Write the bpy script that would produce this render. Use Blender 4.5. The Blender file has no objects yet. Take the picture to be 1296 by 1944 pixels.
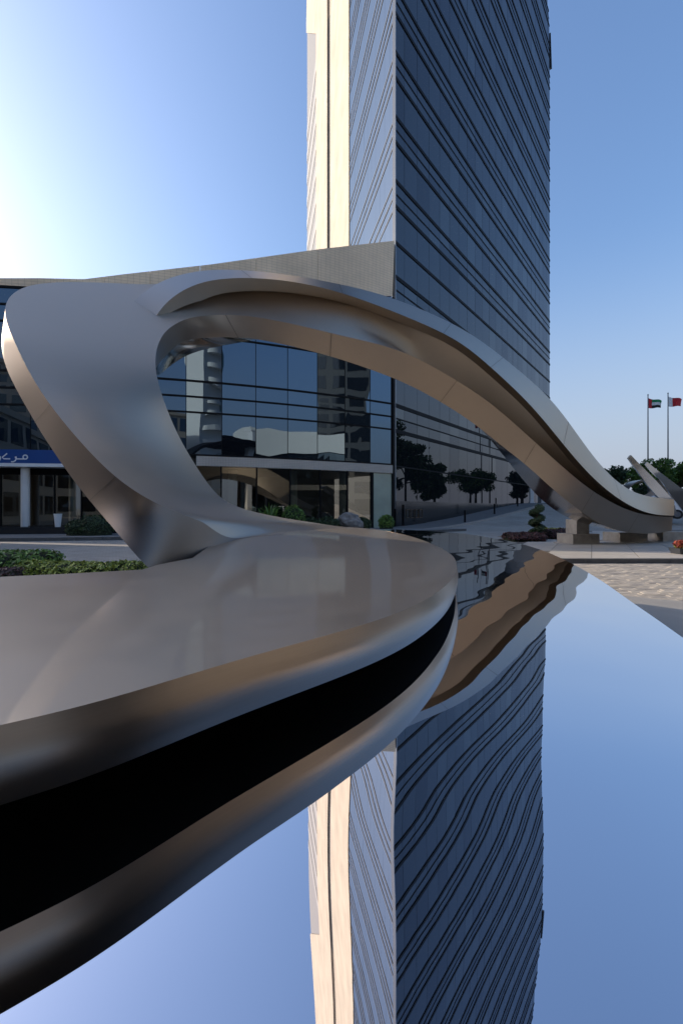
import bpy, bmesh, math, random
from mathutils import Vector, Matrix, noise
R = math.radians
random.seed(7)
scene = bpy.context.scene
C = scene.collection

# ------------------------------------------------------------------ camera
EYE = 1.35; F = 864.0; HZ = 966.0          # eye height, focal length in photo pixels, horizon row
cd = bpy.data.cameras.new('camera'); cam = bpy.data.objects.new('camera', cd); C.objects.link(cam)
cam.location = (0, 0, EYE); cam.rotation_euler = (R(90), 0, 0)
cd.sensor_fit = 'VERTICAL'; cd.sensor_height = 36; cd.lens = 16
cd.shift_y = (HZ - 972) / 1944
cd.clip_start = 0.02; cd.clip_end = 5000
scene.camera = cam
# ------------------------------------------------------------------ sky and sun
SUN_AZ = R(-75); SUN_EL = R(18)
w = bpy.data.worlds.new('World'); scene.world = w; w.use_nodes = True
nt = w.node_tree; nt.nodes.clear()
sky = nt.nodes.new('ShaderNodeTexSky'); sky.sky_type = 'NISHITA'; sky.sun_disc = False
sky.sun_elevation = SUN_EL; sky.sun_rotation = SUN_AZ
sky.air_density = 1.3; sky.dust_density = 5.0; sky.ozone_density = 5.0
bg = nt.nodes.new('ShaderNodeBackground'); bg.inputs[1].default_value = 0.15
out = nt.nodes.new('ShaderNodeOutputWorld')
gain = nt.nodes.new('ShaderNodeVectorMath'); gain.operation = 'MULTIPLY'; gain.inputs[1].default_value = (1.0, 0.965, 1.0)   # white balance of the air
nt.links.new(sky.outputs[0], gain.inputs[0]); 
# pale haze layer that lies along the whole horizon
tcw = nt.nodes.new('ShaderNodeTexCoord'); sep = nt.nodes.new('ShaderNodeSeparateXYZ'); nt.links.new(tcw.outputs['Generated'], sep.inputs[0])
hz = nt.nodes.new('ShaderNodeMapRange'); hz.interpolation_type = 'SMOOTHSTEP'; hz.inputs[1].default_value = 0.0; hz.inputs[2].default_value = 0.5; hz.inputs[3].default_value = 0.75; hz.inputs[4].default_value = 0.0
nt.links.new(sep.outputs['Z'], hz.inputs[0])
hm = nt.nodes.new('ShaderNodeMix'); hm.data_type = 'RGBA'; nt.links.new(hz.outputs[0], hm.inputs['Factor']); nt.links.new(gain.outputs[0], hm.inputs['A']); hm.inputs['B'].default_value = (1.75, 1.95, 2.45, 1)
nt.links.new(hm.outputs['Result'], bg.inputs[0]); nt.links.new(bg.outputs[0], out.inputs[0])
sd = bpy.data.lights.new('sun', 'SUN'); sd.energy = 2.8; sd.angle = R(0.53); sd.color = (1.0, 0.86, 0.68)
so = bpy.data.objects.new('sun', sd); C.objects.link(so)
sdir = Vector((math.sin(SUN_AZ) * math.cos(SUN_EL), math.cos(SUN_AZ) * math.cos(SUN_EL), math.sin(SUN_EL)))
so.rotation_euler = sdir.to_track_quat('Z', 'Y').to_euler()
so.location = (-30, 10, 40)
vs = scene.view_settings; vs.view_transform = 'Standard'; vs.look = 'None'; vs.exposure = 1.1; vs.gamma = 1.0
vs.use_curve_mapping = False
scene.cycles.use_denoising = True
scene.cycles.max_bounces = 10; scene.cycles.glossy_bounces = 6; scene.cycles.transparent_max_bounces = 12
scene.cycles.caustics_reflective = False; scene.cycles.caustics_refractive = False
scene.cycles.sample_clamp_indirect = 6.0

# ------------------------------------------------------------------ materials
MATS = {}
def mat(name, col, rough=0.6, metal=0.0, var=0.0, scale=3.0, bump=0.0, bscale=None, stretch=None, rvar=0.0, spec=0.5, detail=4, emit=None):
    if name in MATS: return MATS[name]
    m = bpy.data.materials.new(name); m.use_nodes = True; n = m.node_tree.nodes; l = m.node_tree.links
    p = n['Principled BSDF']; p.inputs['Base Color'].default_value = (*col, 1); p.inputs['Roughness'].default_value = rough
    p.inputs['Metallic'].default_value = metal; p.inputs['Specular IOR Level'].default_value = spec
    if var or bump or rvar:
        tc = n.new('ShaderNodeTexCoord'); mp = n.new('ShaderNodeMapping'); l.new(tc.outputs['Object'], mp.inputs[0])
        if stretch: mp.inputs['Scale'].default_value = stretch
        nz = n.new('ShaderNodeTexNoise'); nz.inputs['Scale'].default_value = scale; nz.inputs['Detail'].default_value = detail
        l.new(mp.outputs[0], nz.inputs['Vector'])
        if var:
            mr = n.new('ShaderNodeMapRange'); mr.inputs[1].default_value = 0.3; mr.inputs[2].default_value = 0.7
            mr.inputs[3].default_value = 1 - var; mr.inputs[4].default_value = 1 + var; l.new(nz.outputs['Fac'], mr.inputs[0])
            mx = n.new('ShaderNodeVectorMath'); mx.operation = 'SCALE'; mx.inputs[0].default_value = col; l.new(mr.outputs[0], mx.inputs['Scale'])
            l.new(mx.outputs[0], p.inputs['Base Color'])
        if rvar:
            m2 = n.new('ShaderNodeMapRange'); m2.inputs[1].default_value = 0.3; m2.inputs[2].default_value = 0.7
            m2.inputs[3].default_value = rough - rvar; m2.inputs[4].default_value = rough + rvar; l.new(nz.outputs['Fac'], m2.inputs[0])
            l.new(m2.outputs[0], p.inputs['Roughness'])
        if bump:
            nb = n.new('ShaderNodeTexNoise'); nb.inputs['Scale'].default_value = bscale or scale; nb.inputs['Detail'].default_value = 3
            l.new(mp.outputs[0], nb.inputs['Vector'])
            bp = n.new('ShaderNodeBump'); bp.inputs['Strength'].default_value = 1.0; bp.inputs['Distance'].default_value = bump
            l.new(nb.outputs['Fac'], bp.inputs['Height']); l.new(bp.outputs[0], p.inputs['Normal'])
    if emit:
        p.inputs['Emission Color'].default_value = (*emit[0], 1); p.inputs['Emission Strength'].default_value = emit[1]
    MATS[name] = m; return m

def grid_mat(name, col, joint, bw, bh, mortar, rough=0.7, var=0.15, offset=0.0, axis='XZ', bump=0.002, metal=0.0, cvar=None):
    """tiles or pavers too small to pick apart: brick texture for colour and fine relief"""
    if name in MATS: return MATS[name]
    m = bpy.data.materials.new(name); m.use_nodes = True; n = m.node_tree.nodes; l = m.node_tree.links
    p = n['Principled BSDF']; p.inputs['Roughness'].default_value = rough; p.inputs['Metallic'].default_value = metal
    tc = n.new('ShaderNodeTexCoord'); mp = n.new('ShaderNodeMapping')
    if axis == 'UV': l.new(tc.outputs['UV'], mp.inputs[0])
    else: l.new(tc.outputs['Object'], mp.inputs[0])
    if axis == 'XZ': mp.inputs['Rotation'].default_value = (R(-90), 0, 0)
    b = n.new('ShaderNodeTexBrick'); b.offset = offset; b.inputs['Scale'].default_value = 1.0
    b.inputs['Brick Width'].default_value = bw; b.inputs['Row Height'].default_value = bh; b.inputs['Mortar Size'].default_value = mortar
    b.inputs['Mortar Smooth'].default_value = 0.2; b.inputs['Bias'].default_value = 0
    c2 = cvar or tuple(c * (1 - var) for c in col)
    b.inputs['Color1'].default_value = (*col, 1); b.inputs['Color2'].default_value = (*c2, 1); b.inputs['Mortar'].default_value = (*joint, 1)
    l.new(mp.outputs[0], b.inputs['Vector'])
    nz = n.new('ShaderNodeTexNoise'); nz.inputs['Scale'].default_value = 0.35; nz.inputs['Detail'].default_value = 6; l.new(tc.outputs['Object'], nz.inputs['Vector'])
    mr = n.new('ShaderNodeMapRange'); mr.inputs[1].default_value = 0.3; mr.inputs[2].default_value = 0.7; mr.inputs[3].default_value = 0.82; mr.inputs[4].default_value = 1.12
    l.new(nz.outputs['Fac'], mr.inputs[0])
    mx = n.new('ShaderNodeVectorMath'); mx.operation = 'SCALE'; l.new(b.outputs['Color'], mx.inputs[0]); l.new(mr.outputs[0], mx.inputs['Scale'])
    l.new(mx.outputs[0], p.inputs['Base Color'])
    if bump:
        bp = n.new('ShaderNodeBump'); bp.inputs['Distance'].default_value = bump; bp.invert = True; l.new(b.outputs['Fac'], bp.inputs['Height']); l.new(bp.outputs[0], p.inputs['Normal'])
    MATS[name] = m; return m

def steel(name, col, rough, rvar=0.05, bump=0.0, coat=0.0):
    """brushed stainless steel: fine directional grain in roughness, faint handling marks"""
    m = bpy.data.materials.new(name); m.use_nodes = True; n = m.node_tree.nodes; l = m.node_tree.links
    p = n['Principled BSDF']; p.inputs['Metallic'].default_value = 1.0; p.inputs['Coat Weight'].default_value = coat; p.inputs['Coat Roughness'].default_value = 0.05; p.inputs['Coat IOR'].default_value = 1.6
    tc = n.new('ShaderNodeTexCoord')
    mp = n.new('ShaderNodeMapping'); mp.inputs['Scale'].default_value = (2, 2, 90); l.new(tc.outputs['Object'], mp.inputs[0])
    g = n.new('ShaderNodeTexNoise'); g.inputs['Scale'].default_value = 3; g.inputs['Detail'].default_value = 6; l.new(mp.outputs[0], g.inputs['Vector'])
    s = n.new('ShaderNodeTexNoise'); s.inputs['Scale'].default_value = 1.3; s.inputs['Detail'].default_value = 7; s.inputs['Distortion'].default_value = 0.6; l.new(tc.outputs['Object'], s.inputs['Vector'])
    a = n.new('ShaderNodeMath'); a.operation = 'ADD'; l.new(g.outputs['Fac'], a.inputs[0]); l.new(s.outputs['Fac'], a.inputs[1])
    mr = n.new('ShaderNodeMapRange'); mr.inputs[1].default_value = 0.7; mr.inputs[2].default_value = 1.3
    mr.inputs[3].default_value = max(0.02, rough - rvar); mr.inputs[4].default_value = rough + rvar; l.new(a.outputs[0], mr.inputs[0]); l.new(mr.outputs[0], p.inputs['Roughness'])
    mc = n.new('ShaderNodeMapRange'); mc.inputs[1].default_value = 0.6; mc.inputs[2].default_value = 1.4; mc.inputs[3].default_value = 0.95; mc.inputs[4].default_value = 1.05
    l.new(a.outputs[0], mc.inputs[0])
    mx = n.new('ShaderNodeVectorMath'); mx.operation = 'SCALE'; mx.inputs[0].default_value = col; l.new(mc.outputs[0], mx.inputs['Scale']); l.new(mx.outputs[0], p.inputs['Base Color'])
    if coat:      # coat is heavier low down, so the ribbon above stays satin
        sx = n.new('ShaderNodeSeparateXYZ'); l.new(tc.outputs['Object'], sx.inputs[0]); cm = n.new('ShaderNodeMapRange'); cm.interpolation_type = 'SMOOTHSTEP'
        cm.inputs[1].default_value = 1.06; cm.inputs[2].default_value = 1.7; cm.inputs[3].default_value = coat; cm.inputs[4].default_value = 0.05; l.new(sx.outputs['Z'], cm.inputs[0]); l.new(cm.outputs[0], p.inputs['Coat Weight'])
    if bump:
        w2 = n.new('ShaderNodeTexNoise'); w2.inputs['Scale'].default_value = 1.1; w2.inputs['Detail'].default_value = 2; l.new(tc.outputs['Object'], w2.inputs['Vector'])
        bp = n.new('ShaderNodeBump'); bp.inputs['Distance'].default_value = bump; l.new(w2.outputs['Fac'], bp.inputs['Height']); l.new(bp.outputs[0], p.inputs['Normal'])
    MATS[name] = m; return m

def glass(name, tint, refl, rough=0.0, through=0.0):
    """coated facade glass: a tinted mirror film over a dark body, optionally see-through"""
    m = bpy.data.materials.new(name); m.use_nodes = True; n = m.node_tree.nodes; l = m.node_tree.links; n.clear()
    o = n.new('ShaderNodeOutputMaterial'); gl = n.new('ShaderNodeBsdfGlossy'); gl.inputs['Color'].default_value = (*tint, 1); gl.inputs['Roughness'].default_value = rough
    if through:
        b = n.new('ShaderNodeBsdfTransparent'); b.inputs['Color'].default_value = (through, through * 1.03, through, 1)
    else:
        b = n.new('ShaderNodeBsdfDiffuse'); b.inputs['Color'].default_value = (0.008, 0.010, 0.013, 1)
    fr = n.new('ShaderNodeFresnel'); fr.inputs['IOR'].default_value = 1.5
    mr = n.new('ShaderNodeMapRange'); mr.inputs[1].default_value = 0.04; mr.inputs[2].default_value = 1; mr.inputs[3].default_value = refl; mr.inputs[4].default_value = 1
    l.new(fr.outputs[0], mr.inputs[0])
    mx = n.new('ShaderNodeMixShader'); l.new(mr.outputs[0], mx.inputs[0]); l.new(b.outputs[0], mx.inputs[1]); l.new(gl.outputs[0], mx.inputs[2]); l.new(mx.outputs[0], o.inputs[0])
    MATS[name] = m; return m

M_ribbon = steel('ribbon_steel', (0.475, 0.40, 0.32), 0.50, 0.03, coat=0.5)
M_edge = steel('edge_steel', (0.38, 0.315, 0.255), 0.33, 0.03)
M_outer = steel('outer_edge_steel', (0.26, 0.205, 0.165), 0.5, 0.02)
M_slab = M_ribbon
M_hull = steel('hull_steel', (0.34, 0.275, 0.22), 0.30, 0.01)
M_polish = steel('polished_steel', (0.40, 0.36, 0.32), 0.12, 0.02)
M_mirror = mat('mirror_steel', (0.80, 0.77, 0.79), 0.010, 1.0)
M_glass_t = glass('tower_glass', (0.60, 0.60, 0.62), 0.115)
M_glass_t2 = glass('tower_glass_deep', (0.58, 0.58, 0.61), 0.095)
M_glass_t3 = glass('tower_glass_pale', (0.62, 0.62, 0.63), 0.14)
M_glass_l = glass('tower_side_glass', (0.86, 0.80, 0.72), 0.55)
M_glass_p = glass('podium_glass', (0.42, 0.58, 0.76), 0.20)
M_glass_g = glass('shopfront_glass', (0.8, 0.85, 0.85), 0.16, through=0.45)
M_bar = mat('black_mullion', (0.006, 0.006, 0.007), 0.6, spec=0.12)
M_core = mat('tower_core', (0.02, 0.022, 0.025), 0.6)
M_cream = grid_mat('cream_stone', (0.42, 0.365, 0.29), (0.385, 0.33, 0.26), 0.9, 0.45, 0.012, 0.75, 0.03, axis='UV', bump=0.001)
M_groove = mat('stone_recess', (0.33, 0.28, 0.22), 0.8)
M_parapet = grid_mat('parapet_tile', (0.80, 0.64, 0.45), (0.50, 0.39, 0.27), 0.30, 0.15, 0.008, 0.6, 0.05, axis='UV', bump=0.001)
M_band = grid_mat('band_tile', (0.50, 0.45, 0.39), (0.36, 0.32, 0.27), 0.15, 0.10, 0.008, 0.6, 0.05, axis='UV', bump=0.001)
M_granite = mat('dark_granite', (0.018, 0.018, 0.02), 0.12, var=0.3, scale=60)
M_paver = grid_mat('paving', (0.40, 0.36, 0.31), (0.20, 0.18, 0.155), 0.30, 0.10, 0.006, 0.85, 0.22, offset=0.5, axis='XY', bump=0.002)
M_slabpave = mat('paving_slab', (0.42, 0.38, 0.33), 0.8, var=0.10, scale=2.2, bump=0.001, bscale=60)
M_kerb = mat('kerb_stone', (0.10, 0.098, 0.095), 0.75, var=0.2, scale=6)
M_kerbl = mat('pale_kerb_stone', (0.33, 0.30, 0.27), 0.8, var=0.12, scale=5)
M_concrete = mat('concrete_apron', (0.30, 0.28, 0.25), 0.65, var=0.08, scale=2)
M_plinth = mat('pedestal_stone', (0.36, 0.32, 0.27), 0.75, var=0.16, scale=5, bump=0.001, bscale=40)
M_white = mat('white_paint', (0.74, 0.74, 0.73), 0.45)
M_col = mat('column_paint', (0.62, 0.63, 0.62), 0.45, var=0.04, scale=2)
M_blue = mat('blue_sign', (0.005, 0.055, 0.23), 0.35)
M_int = mat('interior_dark', (0.05, 0.048, 0.045), 0.7)
M_intw = mat('interior_wall', (0.16, 0.15, 0.13), 0.8, var=0.2, scale=0.8)
M_frost = mat('frosted_glass', (0.30, 0.36, 0.30), 0.25, var=0.12, scale=0.8)
M_bronze = mat('bronze_plate', (0.10, 0.075, 0.05), 0.35, 0.8)
M_soil = mat('soil', (0.24, 0.16, 0.09), 0.95, var=0.3, scale=20)
M_trunk = mat('bark', (0.09, 0.065, 0.045), 0.9, var=0.3, scale=12, bump=0.01, bscale=20)
M_rock = mat('boulder', (0.22, 0.20, 0.18), 0.9, var=0.35, scale=5, bump=0.03, bscale=6)
M_pole = mat('pole_grey', (0.16, 0.17, 0.19), 0.4, 0.6)
M_tyre = mat('tyre', (0.015, 0.015, 0.015), 0.8)
M_carw = mat('car_white', (0.70, 0.71, 0.73), 0.25)
M_card = mat('car_dark', (0.03, 0.035, 0.045), 0.22)
M_carg = mat('car_window', (0.01, 0.014, 0.02), 0.04, spec=0.8)
def leafmat(name, a, b):
    m = bpy.data.materials.new(name); m.use_nodes = True; n = m.node_tree.nodes; l = m.node_tree.links; p = n['Principled BSDF']
    oi = n.new('ShaderNodeNewGeometry'); rp = n.new('ShaderNodeValToRGB')
    rp.color_ramp.elements[0].color = (*a, 1); rp.color_ramp.elements[1].color = (*b, 1)
    l.new(oi.outputs['Random Per Island'], rp.inputs[0]); l.new(rp.outputs[0], p.inputs['Base Color'])
    p.inputs['Roughness'].default_value = 0.55; MATS[name] = m; return m
M_leaf = leafmat('leaf_dark', (0.018, 0.035, 0.012), (0.06, 0.10, 0.03))
M_leafb = leafmat('leaf_bright', (0.055, 0.12, 0.018), (0.18, 0.31, 0.05))
M_leafy = leafmat('leaf_yellow', (0.17, 0.22, 0.025), (0.44, 0.48, 0.08))
M_leafp = leafmat('leaf_purple', (0.035, 0.016, 0.016), (0.13, 0.05, 0.045))
M_leafr = leafmat('leaf_red', (0.10, 0.015, 0.012), (0.35, 0.06, 0.03))
M_palm = leafmat('leaf_palm', (0.03, 0.05, 0.02), (0.07, 0.10, 0.035))

# ------------------------------------------------------------------ helpers
def at(px, py, d): return Vector(((px - 648) / F * d, d, EYE + (HZ - py) / F * d))
def link(name, me, m, parent=None):
    o = bpy.data.objects.new(name, me); C.objects.link(o)
    if m is not None and len(me.materials) == 0: me.materials.append(m)
    if parent is not None: o.parent = parent
    return o
def mesh(name, vs_, fs, m, parent=None, smooth=False, uv=None):
    me = bpy.data.meshes.new(name); me.from_pydata([tuple(v) for v in vs_], [], fs); me.update()
    if smooth: me.polygons.foreach_set('use_smooth', [True] * len(me.polygons))
    if uv:
        ul = me.uv_layers.new(); k = 0
        for p in me.polygons:
            for li in p.loop_indices: ul.data[li].uv = uv[me.loops[li].vertex_index]
    return link(name, me, m, parent)
def tag(o, label, cat, group=None):
    o['label'] = label; o['category'] = cat
    if group: o['group'] = group
    return o
def struct(o): o['kind'] = 'structure'; return o
def stuff(o): o['kind'] = 'stuff'; return o
def thing(name, label, cat, loc=(0, 0, 0), group=None):
    o = bpy.data.objects.new(name, None); C.objects.link(o); o.location = loc; o.empty_display_size = 0.2
    return tag(o, label, cat, group)
BF = [(0, 3, 2, 1), (4, 5, 6, 7), (0, 1, 5, 4), (1, 2, 6, 5), (2, 3, 7, 6), (3, 0, 4, 7)]
class MB:
    def __init__(s): s.v = []; s.f = []
    def add(s, vs_, fs):
        b = len(s.v); s.v += [tuple(v) for v in vs_]; s.f += [tuple(i + b for i in f) for f in fs]; return s
    def box(s, x0, x1, y0, y1, z0, z1):
        return s.add([(x0, y0, z0), (x1, y0, z0), (x1, y1, z0), (x0, y1, z0), (x0, y0, z1), (x1, y0, z1), (x1, y1, z1), (x0, y1, z1)], BF)
    def obox(s, a, b, n, t0, t1, z0, z1):
        """box along plan segment a-b, from t0 to t1 along plan normal n"""
        a = Vector((a[0], a[1])); b = Vector((b[0], b[1])); n = Vector((n[0], n[1]))
        p = [a + n * t1, b + n * t1, b + n * t0, a + n * t0]
        return s.add([(q.x, q.y, z0) for q in p] + [(q.x, q.y, z1) for q in p], BF)
    def tube(s, pts, rad, n=8, cap=True):
        pts = [Vector(p) for p in pts]; rs = rad if isinstance(rad, (list, tuple)) else [rad] * len(pts); rings = []
        ref = Vector((0, 0, 1))
        for i, p in enumerate(pts):
            d = (pts[min(i + 1, len(pts) - 1)] - pts[max(i - 1, 0)]).normalized()
            a = d.cross(ref if abs(d.z) < 0.95 else Vector((1, 0, 0))).normalized(); b = d.cross(a)
            rings.append([p + (a * math.cos(2 * math.pi * k / n) + b * math.sin(2 * math.pi * k / n)) * rs[i] for k in range(n)])
        fs = []
        for i in range(len(pts) - 1):
            for k in range(n): fs.append((i * n + k, i * n + (k + 1) % n, (i + 1) * n + (k + 1) % n, (i + 1) * n + k))
        if cap: fs += [tuple(range(n))[::-1], tuple(range((len(pts) - 1) * n, len(pts) * n))]
        return s.add([v for r in rings for v in r], fs)
    def build(s, name, m, parent=None, smooth=False): return mesh(name, s.v, s.f, m, parent, smooth)
def box(name, x0, x1, y0, y1, z0, z1, m, parent=None): return MB().box(x0, x1, y0, y1, z0, z1).build(name, m, parent)
def crom(P, n):
    """Catmull-Rom through the points, n samples a segment"""
    o = []
    for i in range(len(P) - 1):
        p0 = P[i - 1] if i else P[0] * 2 - P[1]; p1 = P[i]; p2 = P[i + 1]; p3 = P[i + 2] if i + 2 < len(P) else P[-1] * 2 - P[-2]
        for k in range(n):
            t = k / n
            o.append(0.5 * (2 * p1 + (p2 - p0) * t + (2 * p0 - 5 * p1 + 4 * p2 - p3) * t * t + (3 * p1 - p0 - 3 * p2 + p3) * t ** 3))
    o.append(P[-1].copy()); return o
def relax(P, it=1):
    for _ in range(it): P = [P[0]] + [(P[i - 1] + P[i] * 2 + P[i + 1]) / 4 for i in range(1, len(P) - 1)] + [P[-1]]
    return P
def loft(name, A, B, m, parent, nv=6, bow=None, ctrl=None, grid=None):
    """surface between two sampled rails; bow pushes the middle along the surface normal"""
    vs_ = []; fs = []
    if grid: nv = len(grid[0]) - 1; vs_ = [p for g_ in grid for p in g_]
    for i, (a, b) in enumerate(zip(A, B) if not grid else []):
        for k in range(nv + 1):
            t = k / nv
            if ctrl: p = a * (1 - t) ** 2 + ctrl[i] * 2 * t * (1 - t) + b * t * t
            else: p = a.lerp(b, t)
            if bow:
                tan = A[min(i + 1, len(A) - 1)] - A[max(i - 1, 0)]
                nn = tan.cross(b - a)
                bw_ = bow[i] if isinstance(bow, list) else bow
                if nn.length > 1e-9: p = p + nn.normalized() * (1 if nn.y > 0 else -1) * bw_ * 4 * t * (1 - t)
            vs_.append(p)
    W = nv + 1
    for i in range(len(A) - 1):
        for k in range(nv): fs.append((i * W + k, i * W + k + 1, (i + 1) * W + k + 1, (i + 1) * W + k))
    return mesh(name, vs_, fs, m, parent, True)
def leaves(name, blobs, n, size, m, parent=None, up=0.3, aspect=1.8, shell=0.55):
    """n single leaves spread through ellipsoid blobs (cx,cy,cz,rx,ry,rz)"""
    v = []; f = []; tot = sum(b[3] * b[4] + b[3] * b[5] for b in blobs)
    for b in blobs:
        k = int(n * (b[3] * b[4] + b[3] * b[5]) / tot)
        for _ in range(k):
            while True:
                q = Vector((random.uniform(-1, 1), random.uniform(-1, 1), random.uniform(-1, 1)))
                if 0.02 < q.length < 1: break
            q = q.normalized() * (shell + (1 - shell) * random.random() ** 0.6) * random.uniform(0.85, 1.08)
            c = Vector((b[0] + q.x * b[3], b[1] + q.y * b[4], b[2] + q.z * b[5]))
            d = (q.normalized() * 0.6 + Vector((random.gauss(0, .6), random.gauss(0, .6), random.gauss(up, .5)))).normalized()
            a = d.cross(Vector((random.gauss(0, 1), random.gauss(0, 1), random.gauss(0, 1)))).normalized(); e = d.cross(a).normalized()
            s = size * random.uniform(0.6, 1.35); i = len(v)
            v += [c - a * s * .5 * aspect, c + e * s * .45 + d * s * .15, c + a * s * .5 * aspect, c - e * s * .45 + d * s * .15]; f.append((i, i + 1, i + 2, i + 3))
    return mesh(name, v, f, m, parent)
def copy_tree(o, parent=None):
    c = o.copy(); C.objects.link(c); c.parent = parent
    for ch in list(o.children): copy_tree(ch, c)
    return c

# ------------------------------------------------------------------ ground, roads, pavements
def sm(t): t = max(0, min(1, t)); return t * t * (3 - 2 * t)
def zg(x, y): return 1.95 * sm((y - 27) / 30) + 0.5 * sm((y - 57) / 60)
ys = [-1500, -600, -250, -120, -60, -30] + [-15 + i * 1.5 for i in range(0, 81)] + [120, 150, 250, 600, 1500]
xs = [-1500, -500, -150, -60, -30, -15, -8, 0, 4, 8, 12, 16, 20, 26, 34, 45, 60, 90, 150, 500, 1500]
gv = [(x, y, zg(x, y)) for y in ys for x in xs]; W = len(xs)
gf = [(j * W + i, j * W + i + 1, (j + 1) * W + i + 1, (j + 1) * W + i) for j in range(len(ys) - 1) for i in range(W - 1)]
ground = struct(mesh('ground', gv, gf, M_paver, None, True))
# foreground pavers in the road at right: built one by one, the farther ones joined
PAV = []
pw, pd = 0.24, 0.12
row = 0; y = 5.0
while y < 11.25:
    x = 2.6 + (row % 2) * pw / 2
    while x < 9.4:
        px = 648 + F * x / y; py = HZ + F * EYE / y
        edge = 985 + (py - 1030) * 1.75
        if px < 1330 and px > max(edge - 40, 1010) and py > 1060: PAV.append((x, y, py))
        x += pw
    y += pd; row += 1
pm = []
for k in range(6):
    mm = mat('paver_%d' % k, [(0.42, 0.37, 0.31), (0.38, 0.335, 0.28), (0.33, 0.295, 0.25), (0.40, 0.35, 0.285), (0.28, 0.255, 0.225), (0.45, 0.40, 0.335)][k], 0.85, var=0.12, scale=9, bump=0.0008, bscale=90)
    j = 0.0025; h = 0.03; b = 0.0025
    top = [(j + b, j + b), (pw - j - b, j + b), (pw - j - b, pd - j - b), (j + b, pd - j - b)]; bot = [(j, j), (pw - j, j), (pw - j, pd - j), (j, pd - j)]
    v = [(x, y, 0) for x, y in bot] + [(x, y, h - b) for x, y in bot] + [(x, y, h) for x, y in top]
    f = [(i, (i + 1) % 4, 4 + (i + 1) % 4, 4 + i) for i in range(4)] + [(4 + i, 4 + (i + 1) % 4, 8 + (i + 1) % 4, 8 + i) for i in range(4)] + [(8, 9, 10, 11)]
    me = bpy.data.meshes.new('paver'); me.from_pydata(v, [], f); me.materials.append(mm); pm.append((me, v, f))
PAV.sort(key=lambda q: -q[2]); rest = [MB() for _ in range(6)]
for i, (x, y, py) in enumerate(PAV):
    k = random.choice([0, 0, 1, 1, 2, 3, 3, 4, 5]) ; z = random.uniform(-0.003, 0.003) - 0.012
    if noise.noise(Vector((x * .9, y * 2.2, 0))) > 0.22: k = random.choice([2, 4, 4, 1])
    if i < 290:
        o = link('paver', pm[k][0], None, ground); o.location = (x, y, z); o.rotation_euler = (random.gauss(0, .006), random.gauss(0, .006), random.gauss(0, .008))
    else: rest[k].add([(a + x, c + y, h_ + z) for a, c, h_ in pm[k][1]], pm[k][2])
for k in range(6):
    if rest[k].v: stuff(rest[k].build('pavers', pm[k][0].materials[0], ground))
# concrete apron round the mirror base
ap = [(3.3, 9.2), (3.75, 7.9), (4.05, 6.95), (4.45, 6.62), (4.85, 6.36), (5.4, 5.7), (5.6, 4.4), (5.2, 2.5), (4.0, 0.0), (2.5, -2.0), (0, -2.8), (-3, -2.6), (-5, -1), (-4.2, 2), (-2.5, 5), (-1, 8), (1, 11.4), (2.4, 10.8)]
n = len(ap)
struct(mesh('apron', [(x, y, 0.0) for x, y in ap] + [(x, y, 0.05) for x, y in ap], [tuple(range(n, 2 * n))[::-1]] + [(i, (i + 1) % n, n + (i + 1) % n, n + i) for i in range(n)], M_concrete))
# sculpture island pavement at right, kerb and slabs
IS = [(5.0, 11.25), (30, 11.05), (34, 13), (34, 27), (24, 27.5), (13.5, 25.5), (9.6, 23.2), (7.2, 20), (5.6, 16.4), (4.6, 13.2)]
n = len(IS)
isl = struct(mesh('pavement_island', [(x, y, 0) for x, y in IS] + [(x, y, 0.115) for x, y in IS], [tuple(range(n, 2 * n))] + [((i + 1) % n, i, n + i, n + (i + 1) % n) for i in range(n)], mat('slab_joint', (.12, .105, .09), .9)))
def inside(p, poly):
    c = False; j = len(poly) - 1
    for i in range(len(poly)):
        if (poly[i][1] > p[1]) != (poly[j][1] > p[1]) and p[0] < (poly[j][0] - poly[i][0]) * (p[1] - poly[i][1]) / (poly[j][1] - poly[i][1]) + poly[i][0]: c = not c
        j = i
    return c
kx = 5.0; kk = 0
while kx < 20:      # kerb stones along the road
    a = (kx + .004, 11.25 - (kx - 5) * .008); b = (kx + .996, 11.25 - (kx - 4) * .008)
    MB().obox(a, b, (0.008, 1), -0.13, 0.02, 0.0, 0.128 + random.uniform(-.002, .002)).build('kerb_stone', M_kerb, isl); kx += 1.0
smats = [mat('slab_tone_%d' % i, c, 0.8, var=0.08, scale=2.5, bump=0.0008, bscale=60) for i, c in enumerate([(0.44, 0.40, 0.345), (0.40, 0.365, 0.315), (0.47, 0.42, 0.36)])]
sme = []
for m_ in smats:
    s = MB().box(0.009, 1.191, 0.012, 0.988, 0, 0.03); s.v = [(x_ + .55 * y_, y_, z_) for x_, y_, z_ in s.v]; me = bpy.data.meshes.new('paving_slab'); me.from_pydata(s.v, [], s.f); me.materials.append(m_); sme.append(me)
sk = 0.55
for j in range(14):
    for i in range(-8, 22):
        y0 = 11.3 + j * 1.0; x0 = 5.0 + i * 1.2 + j * sk
        cs = [(x0, y0), (x0 + 1.2, y0), (x0 + 1.2 + sk, y0 + 1), (x0 + sk, y0 + 1)]
        if all(inside(c, IS) for c in cs) and 648 + F * x0 / y0 < 1340:
            o = link('paving_slab', random.choice(sme), None, isl)
            o.location = (x0, y0, 0.094 + random.uniform(0, .002))
# pavement in front of the podium at left and the entrance plinth

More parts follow.
